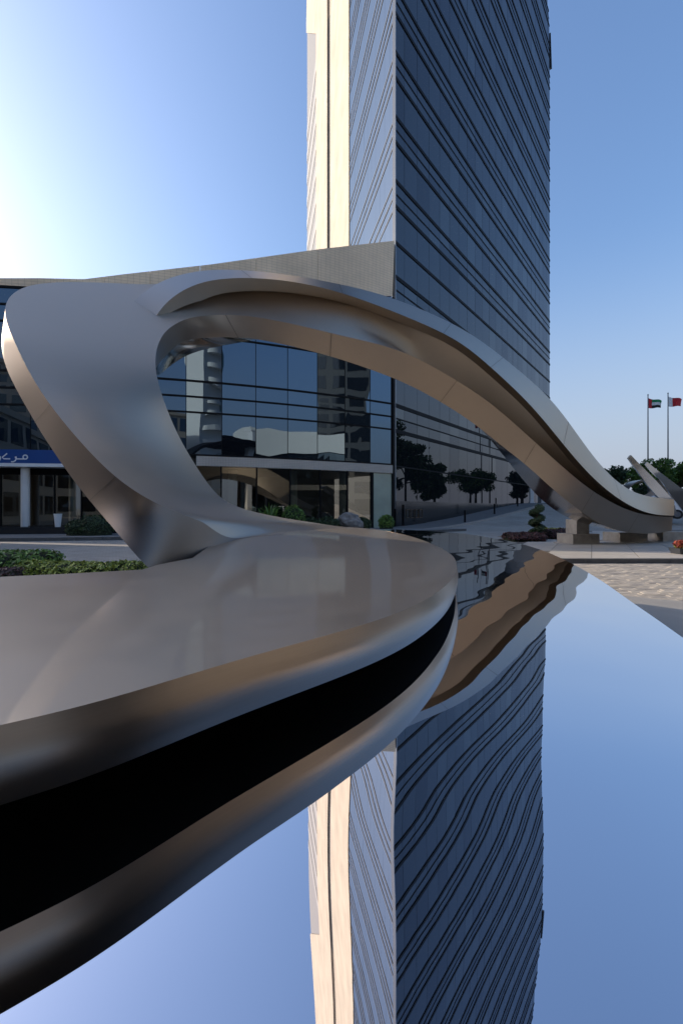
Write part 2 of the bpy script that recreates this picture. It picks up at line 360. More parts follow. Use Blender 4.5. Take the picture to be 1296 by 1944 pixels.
# ------------------------------------------------------------------ podium: curved glass building
PC = Vector((-21.884, 68.503)); PR = 46.063
def arc(s, off=0.0):
    """plan point at arc length s left of the tower corner, off metres towards the viewer"""
    a0 = math.atan2(30 - PC.y, 3.4 - PC.x); a = a0 - s / PR
    return Vector((PC.x + (PR + off) * math.cos(a), PC.y + (PR + off) * math.sin(a)))
def anorm(s): v = arc(s, 1) - arc(s); return v
pod = thing('podium_building', 'low curved blue glass building with beige tiled parapet beside the tower', 'building', (arc(14).x, arc(14).y, 0))
def pm_(o): o.matrix_parent_inverse = pod.matrix_basis.inverted(); return o
def ppart(name, vs_, fs, m, parent=None, uv=None, smooth=False):
    o = mesh(name, vs_, fs, m, None, smooth, uv); o.parent = parent or pod; o.matrix_parent_inverse = Matrix.Translation(-Vector(pod.location)); return o
def abox(name, s0, s1, t0, t1, z0, z1, m, parent=None, seg=0.9, uvs=False):
    """box that follows the arc"""
    k = max(1, int(abs(s1 - s0) / seg)); v = []; f = []; uv = []
    for i in range(k + 1):
        s = s0 + (s1 - s0) * i / k; a = arc(s, t0); b = arc(s, t1)
        v += [(a.x, a.y, z0), (b.x, b.y, z0), (b.x, b.y, z1), (a.x, a.y, z1)]; uv += [(s, z0), (s, z0), (s, z1), (s, z1)]
    for i in range(k):
        o_ = i * 4; p_ = o_ + 4
        for c in range(4): f.append((o_ + c, o_ + (c + 1) % 4, p_ + (c + 1) % 4, p_ + c))
    f += [(0, 3, 2, 1), (k * 4, k * 4 + 1, k * 4 + 2, k * 4 + 3)]
    return ppart(name, v, f, m, parent, uv)
BW = 1.86; NB = 20
ROWS = [(2.92, 5.22), (5.22, 6.06), (6.06, 6.91), (6.91, 9.39), (9.39, 10.23), (10.23, 11.08), (11.08, 14.4)]
abox('core', 0, NB * BW, -9, -0.25, EYE + 2.4, EYE + 10.9, M_core)
def ptop(s): return EYE + 11.5 + 5.9 * (1 - sm(min(1, s / 19.5)) ** 0.9) * (1 - min(1, s / 19.5)) ** 0.15
PB = []
rz = random.Random(3)
for b in range(NB):
    s0, s1 = b * BW + 0.14 * (b == 0), (b + 1) * BW
    for ri, (z0, z1) in enumerate(ROWS):
        if ri == 6:
            if b > 8: continue
            z1 = 14.2 - b * .35
        a = arc(s0 + .012); c = arc(s1 - .012); nn = anorm((s0 + s1) / 2); t = 0.012
        dx, dz = rz.gauss(0, .004), rz.gauss(0, .003)
        q = []
        nx = 5 if ri in (0, 3) else 3; nz_ = 5 if ri in (0, 3) else 2
        amp = rz.gauss(0, .005); am2 = rz.gauss(0, .003)
        for jz in range(nz_ + 1):
            for jx in range(nx + 1):
                u = jx / nx; w_ = jz / nz_
                bulge = amp * math.sin(math.pi * u) * math.sin(math.pi * w_) + am2 * math.sin(2 * math.pi * u) * math.sin(math.pi * w_)
                p = a.lerp(c, u) + nn * (bulge + dx * (u - .5) + dz * (w_ - .5))
                q.append((p.x, p.y, EYE + z0 + .03 + (z1 - z0 - .06) * w_))
        f = [(j * (nx + 1) + i, j * (nx + 1) + i + 1, (j + 1) * (nx + 1) + i + 1, (j + 1) * (nx + 1) + i) for j in range(nz_) for i in range(nx)]
        f = [tuple(reversed(x)) for x in f]
        ppart('glass_pane', q, f, M_glass_p, smooth=True)
for z, th in ((2.92, .08), (5.22, .09), (6.06, .09), (6.91, .10), (9.39, .09), (10.23, .09), (11.08, .09)):
    abox('mullion', 0.1, NB * BW, -0.1, 0.05, EYE + z - th / 2, EYE + z + th / 2, M_bar)
for b in range(1, NB):
    abox('mullion', b * BW - .018, b * BW + .018, -.1, 0.012, EYE + 2.9, EYE + 11.05, M_bar, seg=5)
# tiled spandrel band over the ground floor
abox('spandrel_band', 0.12, 12.5, -0.2, 0.10, EYE + 2.33, EYE + 2.86, M_band, uvs=True)
# parapet: leaning panels rising towards the tower
jn = [0.1, 5.6, 9.3, 12.3, 14.8, 17.0, 19.3, 22.5, 26, 30, 34, 37]
TOPY = [(-2000, 528), (0, 528), (80, 528), (160, 530), (240, 520), (400, 502), (605, 473), (748, 457), (900, 440)]
BOTZ = [(0, 14.0), (6, 12.6), (14, 11.5), (18, 11.14), (40, 11.14)]
def lerpt(T, s):
    for (a, za), (b, zb) in zip(T, T[1:]):
        if s <= b: return za + (zb - za) * (s - a) / (b - a)
    return T[-1][1]
for a, b in zip(jn, jn[1:]):
    v = []; f = []; uv = []; k = 10
    for i in range(k + 1):
        s = a + .01 + (b - a - .02) * i / k; lean = .05 + .35 * max(0, 1 - s / 16) ** 1.2
        zb = EYE + lerpt(BOTZ, s); sc_ = s if s > .5 else s
        p0 = arc(s, .06); p1 = arc(s, .06 + lean * .5); p2 = arc(s, -.5); 
        sh = Vector((0.0, 0))
        p1 = p1 + sh; zt = EYE + (HZ - lerpt(TOPY, 648 + F * p1.x / p1.y)) / F * p1.y
        v += [(p0.x, p0.y, zb), (p1.x, p1.y, zt), (p2.x, p2.y, zt + .0), (p2.x, p2.y, zb)]
        uv += [(s, zb), (s, zt), (s, zt), (s, zb)]
    for i in range(k):
        o_ = i * 4; p_ = o_ + 4
        for c in range(4): f.append((o_ + (c + 1) % 4, o_ + c, p_ + c, p_ + (c + 1) % 4))
    f += [(0, 1, 2, 3), (k * 4 + 3, k * 4 + 2, k * 4 + 1, k * 4)]
    ppart('parapet_panel', v, f, M_parapet, None, uv)
# ground floor: interior, panes, mullions, columns
abox('floor_slab', 0.2, NB * BW, -7, -0.05, 0.0, 0.50, M_granite)
abox('interior_wall', 0.3, NB * BW, -7.2, -6.8, 0.5, EYE + 2.4, M_intw)
abox('ceiling', 0.3, NB * BW, -7.2, -0.25, EYE + 2.30, EYE + 2.398, M_int)
for s in (3.0, 6.6, 10.4, 13.5, 19.0):
    q = arc(s, -1.5); me_ = MB().tube([(q.x, q.y, 0.5), (q.x, q.y, EYE + 2.3)], .26, 20); o = ppart('column', me_.v, me_.f, M_frost, smooth=False)
gb = [0.14, 1.72, 3.55, 5.4, 7.3, 9.25, 11.2, 13.2, 15.1, 17.0]
for i, (a, b) in enumerate(zip(gb, gb[1:])):
    p0 = arc(a); p1 = arc(b); nn = anorm((a + b) / 2); j = rz.gauss(0, .01)
    zb = 0.12
    ppart('shop_pane', [(p0.x, p0.y, zb), (p1.x + nn.x * j, p1.y + nn.y * j, zb), (p1.x + nn.x * j, p1.y + nn.y * j, EYE + 2.31), (p0.x, p0.y, EYE + 2.31)], [(3, 2, 1, 0)], M_glass_g if i else M_frost)
    abox('mullion', b - (.1 if i == 0 else .04), b + (.1 if i == 0 else .04), -.1, .04, .1, EYE + 2.33, M_bar, seg=5)
abox('sill', 0.14, 17, -.12, .05, 0.0, .13, M_granite)
# corner trim against the tower
abox('corner_trim', -0.02, 0.13, -.3, 0.09, 0.0, EYE + 13.9, M_bar, seg=5)
# entrance at left: doors, white column, doors behind
for s in (17.0, 18.3, 19.6, 20.9, 22.2):
    p0 = arc(s, -.6); p1 = arc(s + 1.3, -.6)
    ppart('door_pane', [(p0.x, p0.y, .5), (p1.x, p1.y, .5), (p1.x, p1.y, EYE + 2.05), (p0.x, p0.y, EYE + 2.05)], [(3, 2, 1, 0)], M_glass_g)
    abox('door_frame', s - .035, s + .035, -.66, -.55, .5, EYE + 2.1, M_bar, seg=5)
abox('door_head', 17, 23.5, -.7, -.5, EYE + 1.75, EYE + 2.1, M_bar)
for s in (20.78, 15.9):
    q = arc(s, -.15); me_ = MB().tube([(q.x, q.y, 0.12), (q.x, q.y, EYE + 2.1)], .2, 24); ppart('column', me_.v, me_.f, M_col)
abox('soffit', 15, 30, -.7, .3, EYE + 2.085, EYE + 2.25, M_white)
# blue sign board with its white lettering
sg = thing('shop_sign', 'blue sign board with white Arabic lettering over the entrance', 'sign', (arc(19).x, arc(19).y, EYE + 2.5))
def sgpart(name, v, f, m): o = mesh(name, v, f, m); o.parent = sg; o.matrix_parent_inverse = Matrix.Translation(-Vector(sg.location)); return o
def sbox(name, s0, s1, t0, t1, z0, z1, m):
    k = 12; v = []; f = []
    for i in range(k + 1):
        s = s0 + (s1 - s0) * i / k; a = arc(s, t0); b = arc(s, t1); v += [(a.x, a.y, z0), (b.x, b.y, z0), (b.x, b.y, z1), (a.x, a.y, z1)]
    for i in range(k):
        for c in range(4): f.append((i * 4 + c, i * 4 + (c + 1) % 4, i * 4 + 4 + (c + 1) % 4, i * 4 + 4 + c))
    f += [(0, 3, 2, 1), (k * 4, k * 4 + 1, k * 4 + 2, k * 4 + 3)]
    return sgpart(name, v, f, m)
sbox('board', 16.2, 27, .06, .34, EYE + 2.26, EYE + 2.93, M_blue)
sbox('trim', 16.15, 27, .05, .36, EYE + 2.09, EYE + 2.256, M_white)
def stroke(pts, wd):
    v = []; f = []
    for i, (u, z) in enumerate(pts):
        a = Vector(pts[max(i - 1, 0)]); b = Vector(pts[min(i + 1, len(pts) - 1)]); d = (b - a).normalized(); nn = Vector((-d.y, d.x)) * wd / 2
        for sgn in (1, -1):
            q = arc(20.95 - u - sgn * nn.x, .352); v.append((q.x, q.y, z + sgn * nn.y + EYE + 2.26))
    for i in range(len(pts) - 1): f.append((2 * i, 2 * i + 1, 2 * i + 3, 2 * i + 2))
    return v, f
# u runs right along the wall from the frame's left edge region (px = ~ 648+F*x/y)
ring = [(0.42 + .1 * math.cos(t), .30 + .1 * math.sin(t)) for t in [i * 2 * math.pi / 16 for i in range(17)]]
v, f = stroke(ring, .062); sgpart('letter', v, f, M_white)
v, f = stroke([(0.44, .205), (.2, .205), (.02, .205), (-.02, .25), (-.03, .32)], .06); sgpart('letter', v, f, M_white)
v, f = stroke([(-.0, .33), (0.02, .22), (-.03, .12), (-.12, .06), (-.22, .06)], .06); sgpart('letter', v, f, M_white)
v, f = stroke([(-.26, .205), (-.55, .205), (-.62, .28), (-.52, .36), (-.4, .47)], .06); sgpart('letter', v, f, M_white)
v, f = stroke([(-.72, .33), (-.70, .22), (-.75, .12), (-.84, .06), (-.94, .06)], .06); sgpart('letter', v, f, M_white)

# pavement along the podium, entrance plinth, kerb
def arcstrip(name, s0, s1, t0, t1, z0, z1, m, k=40):
    v = []; f = []
    for i in range(k + 1):
        s = s0 + (s1 - s0) * i / k; a = arc(s, t0); b = arc(s, t1)
        v += [(a.x, a.y, z0), (b.x, b.y, z0), (b.x, b.y, z1), (a.x, a.y, z1)]
    for i in range(k):
        for c in range(4): f.append((i * 4 + c, i * 4 + (c + 1) % 4, i * 4 + 4 + (c + 1) % 4, i * 4 + 4 + c))
    f += [(0, 3, 2, 1), (k * 4, k * 4 + 1, k * 4 + 2, k * 4 + 3)]
    return struct(mesh(name, v, f, m))
pav = arcstrip('pavement', -2.0, 40, 0.06, 4.15, -.1, 0.13, mat('pavement_grey', (0.20, 0.19, 0.18), .8, var=.15, scale=3))
s = -2.0
while s < 34:
    a0 = arc(s + .006, 4.16); a1 = arc(s + .994, 4.16); nn = anorm(s + .5)
    MB().obox(a0, a1, nn, 0.0, .16, -.05, .14).build('kerb_stone', M_kerb, pav); s += 1.0
arcstrip('entrance_plinth', 15.3, 30, 0.0, 1.0, 0.13, 0.47, M_granite, 16)

# ------------------------------------------------------------------ tower
K = Vector((3.54, 30.0)); TU = Vector((0.6076, 0.7942)); TN = Vector((0.7942, -0.6076))
LU = Vector((-0.1765, 0.9843)); LN = Vector((-0.9843, -0.1765))
TL = 41.6; LL = 57.6; TOP = 132.0
tw = thing('tower', 'tall office tower with dark blue banded glass front and cream stone side', 'building', (K.x, K.y, 0))
TINV = Matrix.Translation(-Vector((K.x, K.y, 0)))
def tpart(name, v, f, m, uv=None, parent=None): o = mesh(name, v, f, m, None, False, uv); o.parent = parent or tw; o.matrix_parent_inverse = TINV; return o
def fp(t, z, o=0.0): q = K + TU * t + TN * o; return (q.x, q.y, z)
def lp(t, z, o=0.0): q = K + LU * t + LN * o; return (q.x, q.y, z)
# core behind the skins
far = K + LU * LL; rt = K + TU * TL
def cpt(o): return Vector(o)
ca = K - TN * .3 - LN * .3
core = [ca, rt - TN * .35 - TU * .1, rt + Vector((-30, 60)), far - LN * .35 - LU * .05]
ZC = 66.0
v = [(p.x, p.y, 0) for p in core] + [(p.x, p.y, ZC) for p in core]
tpart('core', v, [(0, 1, 5, 4), (1, 2, 6, 5), (2, 3, 7, 6), (3, 0, 4, 7), (4, 5, 6, 7)], M_core)
core2 = [ca, K + TU * (TL - 14) - TN * .35, rt + Vector((-30, 60)), K + LU * (LL - 8) - LN * .35]
v = [(p.x, p.y, ZC) for p in core2] + [(p.x, p.y, TOP - 1) for p in core2]
tpart('core', v, [(0, 1, 5, 4), (1, 2, 6, 5), (2, 3, 7, 6), (3, 0, 4, 7), (4, 5, 6, 7)], M_core)
# bars of the front: triplets thick-thin-thick
def zz(y): return EYE + (HZ - y) / 28.8
trip = [zz(769.3), zz(769.3) + 4.24, zz(525)] + [zz(342.7) + 4.24 * k for k in range(26)]
bars = []
for z in trip: bars += [(z, .25), (z - .85, .09), (z - 1.69, .25)]
bars += [(zz(459.9), .22), (zz(884.6), .10)]
bars = sorted(b for b in bars if b[0] < TOP - 2)
def tend(z): return TL if z < 66.5 else max(20, TL - (z - 66.5) * .235)
for z, th in bars:
    thin = th < .15; te = tend(z) - .01
    o_ = .045 if not thin else .028
    v = [fp(.02, z - th / 2, -.12), fp(te, z - th / 2, -.12), fp(te, z - th / 2, o_), fp(.02, z - th / 2, o_), fp(.02, z + th / 2, -.12), fp(te, z + th / 2, -.12), fp(te, z + th / 2, o_), fp(.02, z + th / 2, o_)]
    tpart('mullion', v, [tuple(reversed(q)) for q in BF], M_bar)
# glass panels of the front
cols = [0.03, 1.21] + [1.21 + 1.83 * k for k in range(1, 23)]
cols = [c for c in cols if c < TL] + [TL]
PL = []
zl = [zz(951)] + [b[0] for b in bars] + [TOP - 2]
for (z0, z1) in zip(zl, zl[1:]):
    if z1 - z0 < .3: continue
    for c0, c1 in zip(cols, cols[1:]):
        if c0 >= tend(z1) - .3: continue
        c1 = min(c1, tend(z1)); d = 30 + .794 * (c0 + c1) / 2
        PL.append(((c1 - c0) * (z1 - z0) / d ** 2 if z0 < 37 else 0, c0, c1, z0, z1))
PL.sort(key=lambda q: -q[0]); restm = MB(); restm2 = MB(); restm3 = MB(); rt_ = random.Random(5)
for i, (a, c0, c1, z0, z1) in enumerate(PL):
    tx, tz = rt_.gauss(0, .0022), rt_.gauss(0, .0022)
    g = .009
    v = [fp(c0 + g, z0, tx), fp(c1 - g, z0, -tx), fp(c1 - g, z1, -tx + tz), fp(c0 + g, z1, tx + tz)]
    gm = rt_.choice([M_glass_t, M_glass_t, M_glass_t, M_glass_t, M_glass_t2, M_glass_t3])
    if i < 290: tpart('glass_panel', v, [(0, 1, 2, 3)], gm)
    else: (restm if gm is M_glass_t else restm2 if gm is M_glass_t2 else restm3).add(v, [(0, 1, 2, 3)])
for q_, m_ in ((restm, M_glass_t), (restm2, M_glass_t2), (restm3, M_glass_t3)): stuff(tpart('glass_panels', q_.v, q_.f, m_))
for c in cols[1:-1]:
    te = 66 if c > 36 else TOP - 3
    tpart('joint', [fp(c - .008, EYE, .004), fp(c + .008, EYE, .004), fp(c + .008, te, .004), fp(c - .008, te, .004)], [(0, 1, 2, 3)], M_bar)
# granite base of the front with the framed sign plates
v = [fp(.0, 0, .06), fp(TL, 0, .06), fp(TL, zz(951), .06), fp(0, zz(951), .06), fp(0, 0, -.2), fp(TL, 0, -.2), fp(TL, zz(951), -.2), fp(0, zz(951), -.2)]
tpart('granite_base', v, [(0, 1, 2, 3), (3, 2, 6, 7), (0, 3, 7, 4)], M_granite)
def fbox(name, t0, t1, z0, z1, o0, o1, m, parent=None):
    v = [fp(t0, z0, o0), fp(t1, z0, o0), fp(t1, z0, o1), fp(t0, z0, o1), fp(t0, z1, o0), fp(t1, z1, o0), fp(t1, z1, o1), fp(t0, z1, o1)]
    return tpart(name, v, [tuple(reversed(q)) for q in BF], m, None, parent)
bd = fbox('sign_panel', .9, 4.1, .2, zz(958), .062, .16, M_granite)
for k in range(4):
    t0 = 1.15 + k * .62
    for (a, b, c, d) in ((t0, t0 + .05, .72, 1.32), (t0 + .43, t0 + .48, .72, 1.32), (t0 + .05, t0 + .43, 1.27, 1.32), (t0 + .05, t0 + .43, .72, .77)):
        fbox('plate_frame', a, b, c, d, .161, .185, M_bronze)
# corner trim, edges and the black wedge near the top of the right edge
v = [lp(-.02, 2, -.02), fp(.05, 2, .05), fp(.05, TOP - 2, .05), lp(-.02, TOP - 2, .05)]
fbox('corner_trim', -.03, .05, EYE, TOP - 2, -.2, .03, mat('trim_grey', (.25, .26, .27), .4, .5))
zw = EYE + (HZ - 128) / F * 63; z2 = EYE + (HZ - 75) / F * 63
v = [fp(TL + .02, zw, .1), fp(TL + .8, zw + .4, .1), fp(TL + .05, z2 + 1.0, .1), fp(TL + .02, zw, -2.5), fp(TL + .8, zw + .4, -2.5), fp(TL + .05, z2 + 1, -2.5)]
tpart('roof_fin', v, [(0, 1, 2), (3, 5, 4), (0, 3, 4, 1), (1, 4, 5, 2), (0, 2, 5, 3)], M_bar)
# left side: light glass, bars
lz = [b for b in bars if b[0] > EYE + 9]
zl2 = [EYE + 8] + [b[0] for b in lz] + [TOP - 2]
lc = [0.0 + i * 1.3 for i in range(13)]; lc[-1] = 15.6
restl = MB(); k = 0
for (z0, z1) in zip(zl2, zl2[1:]):
    for c0, c1 in zip(lc, lc[1:]):
        tx, tz = rt_.gauss(0, .0015), rt_.gauss(0, .002)
        v = [lp(c0 + .006, z0, tx), lp(c1 - .006, z0, -tx), lp(c1 - .006, z1, -tx + tz), lp(c0 + .006, z1, tx + tz)]
        if 16 < z0 < 36 and z1 - z0 > 2 and k < 60: k += 1; tpart('side_glass_panel', v, [(3, 2, 1, 0)], M_glass_l)
        else: restl.add(v, [(3, 2, 1, 0)])
stuff(tpart('side_glass_panels', restl.v, restl.f, M_glass_l))
M_lbar = mat('side_mullion', (.06, .055, .05), .5)
for z, th in lz:
    h = .045
    v = [lp(.03, z - h, -.1), lp(15.55, z - h, -.1), lp(15.55, z - h, .03), lp(.03, z - h, .03), lp(.03, z + h, -.1), lp(15.55, z + h, -.1), lp(15.55, z + h, .03), lp(.03, z + h, .03)]
    tpart('mullion', v, BF, M_lbar)
# cream stone wall with recess and the notch for the louvred strip
def lpoly(name, pts, m, o=.06, th=.8):
    n = len(pts); v = [lp(t, z, o) for t, z in pts] + [lp(t, z, o - th) for t, z in pts]; uv = [(t, z) for t, z in pts] * 2
    f = [tuple(range(n))[::-1]] + [(i, (i + 1) % n, n + (i + 1) % n, n + i) for i in range(n)]
    return tpart(name, v, f, m, uv)
t_g0, t_g1 = 29.0, 32.4      # recess (px 628..622)
def tof(px): r = (px - 648) / F; return (3.54 - 30 * r) / (0.1765 + .9843 * r)
t_g0, t_g1, t_n = tof(627.5), tof(621.5), tof(600.5)
def zat(px, py): t = tof(px); return EYE + (HZ - py) / F * (30 + .9843 * t)
zn0, zn1 = zat(600.5, 64), zat(583, 52)
lpoly('stone_wall', [(15.6, 8), (t_g0, 8), (t_g0, TOP), (15.6, TOP)], M_cream)
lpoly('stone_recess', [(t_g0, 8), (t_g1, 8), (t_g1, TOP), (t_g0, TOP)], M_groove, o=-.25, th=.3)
lpoly('stone_wall', [(t_g1, 8), (t_n, 8), (t_n, zn0), (LL, zn1), (LL, zn1 + 2), (LL - 7.5, TOP), (t_g1, TOP)], M_cream)
for k in range(14):
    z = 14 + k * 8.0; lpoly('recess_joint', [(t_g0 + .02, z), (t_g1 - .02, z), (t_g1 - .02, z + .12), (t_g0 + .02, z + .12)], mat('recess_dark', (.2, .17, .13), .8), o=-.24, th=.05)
M_lou = mat('louvre_light', (.27, .265, .255), .5); M_lou2 = mat('louvre_dark', (.16, .155, .15), .5)
lpoly('louvre_backing', [(t_n, 8), (LL, 8), (LL, zn1 - .05), (t_n, zn0 - .05)], M_lou2, o=-.1, th=.4)
z = 12.0; i = 0
while z < zn0 - 2.2:
    lpoly('louvre', [(t_n + .03, z), (LL, z), (LL, z + 1.9), (t_n + .03, z + 1.9)], M_lou, o=-.04, th=.05); z += 4.24

# ------------------------------------------------------------------ mirror base
SL = 0.0297; HM = 0.54
def zm(y): return EYE - HM + SL * y
MO = [Vector(p) for p in [(1.294, 1.73), (1.463, 2.29), (1.647, 2.9), (1.802, 3.52), (1.95, 4.31), (1.993, 5.09), (1.894, 5.79), (1.739, 6.36), (1.47, 6.71), (1.145, 7.03), (.75, 7.2), (0.2, 6.9), (-.35, 5.8), (-.65, 4.6), (-.7, 3.4), (-.8, 2.3), (-1.2, 1.3), (-1.2, .3), (-.7, -.35), (0, -.55), (.6, -.35), (.95, .2), (1.13, .95)]]
MOc = crom([p.to_3d() for p in MO + [MO[0]]], 8)[:-1]
cx, cy = 0.2, 3.2
mb_ = thing('mirror_base', 'mirror polished steel base plate that reflects the tower and the sky', 'sculpture base', (cx, cy, 0))
def wav(x, y):
    p = Vector((x, y, 0))
    return 0.0018 * noise.noise(p * 1.15) + 0.0013 * noise.noise(Vector((x * 2.2 + 9, y * 2.6, 3))) + 0.00050 * noise.noise(Vector((x * 4.2, y * 4.6, 7)))
v = []; f = []; NRING = 120; NA = len(MOc)
for r in range(NRING + 1):
    t = r / NRING
    for p in MOc:
        x = cx + (p.x - cx) * t; y = cy + (p.y - cy) * t; v.append((x - cx, y - cy, zm(y) + wav(x, y)))
for r in range(NRING):
    for k in range(NA): f.append((r * NA + k, (r + 1) * NA + k, (r + 1) * NA + (k + 1) % NA, r * NA + (k + 1) % NA))
mesh('mirror_plate', v, f, M_mirror, mb_, True)
v = []; f = []
prof = [(0, 0.0), (0.004, -.006), (-.02, -.03), (-.16, -.17), (-.34, -.33), (-.40, -9)]
for k, p in enumerate(MOc):
    a = MOc[k - 1]; b = MOc[(k + 1) % NA]; tan = (b - a).normalized(); nn = Vector((tan.y, -tan.x)); 
    if (Vector((p.x - cx, p.y - cy))).dot(nn) < 0: nn = -nn
    for (o_, dz) in prof:
        q = Vector((p.x, p.y)) + nn * o_; z = zm(p.y) + dz + (wav(p.x, p.y) if dz == 0 else 0); v.append((q.x - cx, q.y - cy, 0.04 if dz == -9 else z))
n = len(prof)
for k in range(NA):
    for j in range(n - 1): f.append((k * n + j, k * n + j + 1, ((k + 1) % NA) * n + j + 1, ((k + 1) % NA) * n + j))
mesh('base_skirt', v, f, M_hull, mb_, True)

# ------------------------------------------------------------------ steel ribbon sculpture
sc = thing('ribbon_sculpture', 'huge brushed steel ribbon looping up from the slab and arching to the right', 'sculpture', (-.3, 3.0, 0))
SINV = Matrix.Translation(-Vector(sc.location))
def P(o): o.parent = sc; o.matrix_parent_inverse = SINV; return o
def L3(lst): return [at(*p) for p in lst]
import numpy as np
# top of the slab: level in front, swelling gently towards the foot of the ribbon (thin-plate field through these points)
CP = [(-1.5, .02, -.31), (-.8, .425, -.31), (-.489, .652, -.31), (-.207, .943, -.31), (.183, 1.36, -.31), (.475, 1.97, -.31), (.60, 2.36, -.31), (.665, 2.65, -.309)]
CP += [(q.x, q.y, q.z - EYE) for q in (at(861, 1056, 2.95), at(838, 1040, 3.5), at(792, 1021, 4.4), at(746, 1010, 5.0), at(704, 1004, 5.2), at(468, 1020, 3.6), at(416, 1047, 3.1), at(366, 1060, 2.8), at(299, 1072, 2.53), at(130, 1089, 2.2), at(0, 1095, 2.08), at(-300, 1105, 1.95), at(-800, 1100, 2.0))]
CP += [(-.6, 1.6, -.312), (0, 2.0, -.312), (-1.2, 1.4, -.311)]
_A = np.array(CP); _n = len(CP)
def _phi(r): return np.where(r > 1e-9, r * r * np.log(r + 1e-12), 0.0)
_K = _phi(np.linalg.norm(_A[:, None, :2] - _A[None, :, :2], axis=2)) + np.eye(_n) * 1e-4; _Q = np.c_[np.ones(_n), _A[:, :2]]
_W = np.linalg.solve(np.block([[_K, _Q], [_Q.T, np.zeros((3, 3))]]), np.r_[_A[:, 2], 0, 0, 0])
def zs(x, y): return EYE + float(_phi(np.hypot(_A[:, 0] - x, _A[:, 1] - y)) @ _W[:_n] + _W[_n] + _W[_n + 1] * x + _W[_n + 2] * y)
def pxs(x, y): z = zs(x, y); return (648 + F * x / y, HZ - (z - EYE) / y * F, y)
E1 = [pxs(-.5, 3.82), (468, 1020.0, 3.6), (386, 991, 3.25), (339.5, 974, 3.0), (289, 952.6, 2.8), (231.5, 916, 2.75), (185, 873.5, 2.8), (142.7, 827, 2.9), (108, 785, 3.0), (77, 742, 3.15), (50, 696, 3.3), (27, 646, 3.5), (10, 605, 3.75), (11.6, 569, 4.05), (46, 541.7, 4.45), (123.5, 534, 4.95), (231.5, 538, 5.6), (300, 541, 6.2), (366, 531, 6.75), (440, 527, 7.2), (530, 531, 7.85), (620, 546, 8.5), (700, 570, 9.1), (769, 596, 9.75), (838, 625, 10.4), (900, 664, 11.05), (960, 720, 11.7), (1015, 774, 12.4), (1062, 833, 13.1), (1110, 891, 13.8), (1160, 937, 14.5), (1206, 966, 15.2), (1245, 978, 15.8), (1276, 978, 16.3)]
E3 = [pxs(.40, 5.2), (704, 1003.9, 5.2), (608, 994.7, 5.0), (471, 972, 4.8), (420, 947, 4.6), (393, 916, 4.4), (370, 881, 4.2), (347, 842.7, 4.04), (328, 804, 3.92), (308.6, 754, 3.85), (299, 719, 3.9), (295, 696, 4.0), (296, 669, 4.2), (303, 646, 4.45), (316, 626.6, 4.75), (339.5, 611, 5.1), (366.5, 601.5, 5.5), (405, 597.7, 6.0), (463, 597.7, 6.5), (527, 609, 7.1), (588.6, 622.4, 7.7), (665.8, 641.7, 8.4), (746, 659.6, 9.1), (815, 691.8, 9.8), (884, 733, 10.5), (930, 765, 11.0), (976, 804, 11.6), (1022, 846, 12.2), (1068, 887, 12.9), (1114, 926, 13.6), (1160, 954, 14.4), (1206, 975, 15.2), (1252, 980.5, 15.9), (1276, 981, 16.3)]
hid = lambda k, dx, dd: hid_(k + 1, dx, dd)
hid_ = lambda k, dx, dd: (E3[k][0] - dx * [0, 0, .2, .5, .8, 1, 1, 1, 1, 1][k], E3[k][1] + [9, 9, 9, 9, 7, 4, 0, -2, -4, -4][k], E3[k][2] + dd * .8)
B2 = [(700, 1014, 5.3), (690, 1012, 5.3)] + [hid(k, 22, .3) for k in range(1, 9)] + [(290, 715, 4.2), (296, 700, 4.4), (302, 690, 4.65), (313, 678, 4.95), (330, 660, 5.25), (351, 646, 5.6), (388, 641, 6.0), (434, 640, 6.4), (480.6, 642.5, 6.85), (535, 653, 7.45), (590, 666, 8.0), (660, 686, 8.7), (735, 713, 9.4), (790, 737, 10.1), (850, 771, 10.8), (904, 807, 11.35), (953, 848, 11.95), (999, 882.6, 12.55), (1045, 926, 13.2), (1091, 963, 13.9), (1137, 995, 14.6), (1183, 1011, 15.3), (1235, 1014, 15.95), (1274, 1008, 16.35)]
U = [(690, 1016, 5.5), (680, 1014, 5.5)] + [hid(k, 40, .5) for k in range(1, 9)] + [(286, 716, 4.5), (299, 712, 4.8), (303, 713, 5.1), (318, 698, 5.4), (353, 674, 5.75), (390, 663, 6.1), (426, 655, 6.5), (460, 650, 6.95), (490, 643, 7.4), (540, 645, 8.05), (595, 657, 8.65), (664, 677, 9.4), (738, 705, 10.1), (793, 728, 10.8), (853, 764, 11.5), (902, 803, 12.1), (935, 840, 12.7), (967, 880, 13.3), (1012, 935, 13.9), (1050, 968, 14.5), (1090, 989, 15.2), (1140, 1003, 15.9), (1200, 1010, 16.6), (1255, 1008, 17.0)]
E2 = [(530, 1075, 3.5), (440, 1078, 3.2), (340, 1110, 3.0), (285, 1085, 2.5), (231, 1020, 2.68), (180, 962, 2.85), (143, 916, 2.98), (106, 863, 3.1), (77, 819, 3.25), (52, 775, 3.42), (30, 737, 3.55), (12, 698, 3.75), (3.5, 665, 4.0), (4, 626, 4.35), (22, 585, 4.9), (100, 560, 5.5), (231, 558, 6.2), (310, 556, 6.8)] + [(E1[k][0], E1[k][1] + 6, E1[k][2] + 1.6) for k in range(18, 34)]
NS = 8
U = [(a_, b_, c_ + .55 * sm((k_ - 19) / 4)) for k_, (a_, b_, c_) in enumerate(U)]
r1, r3, rb, ru, r2 = [relax(crom(L3(x), NS), 30) for x in (E1, E3, B2, U, E2)]
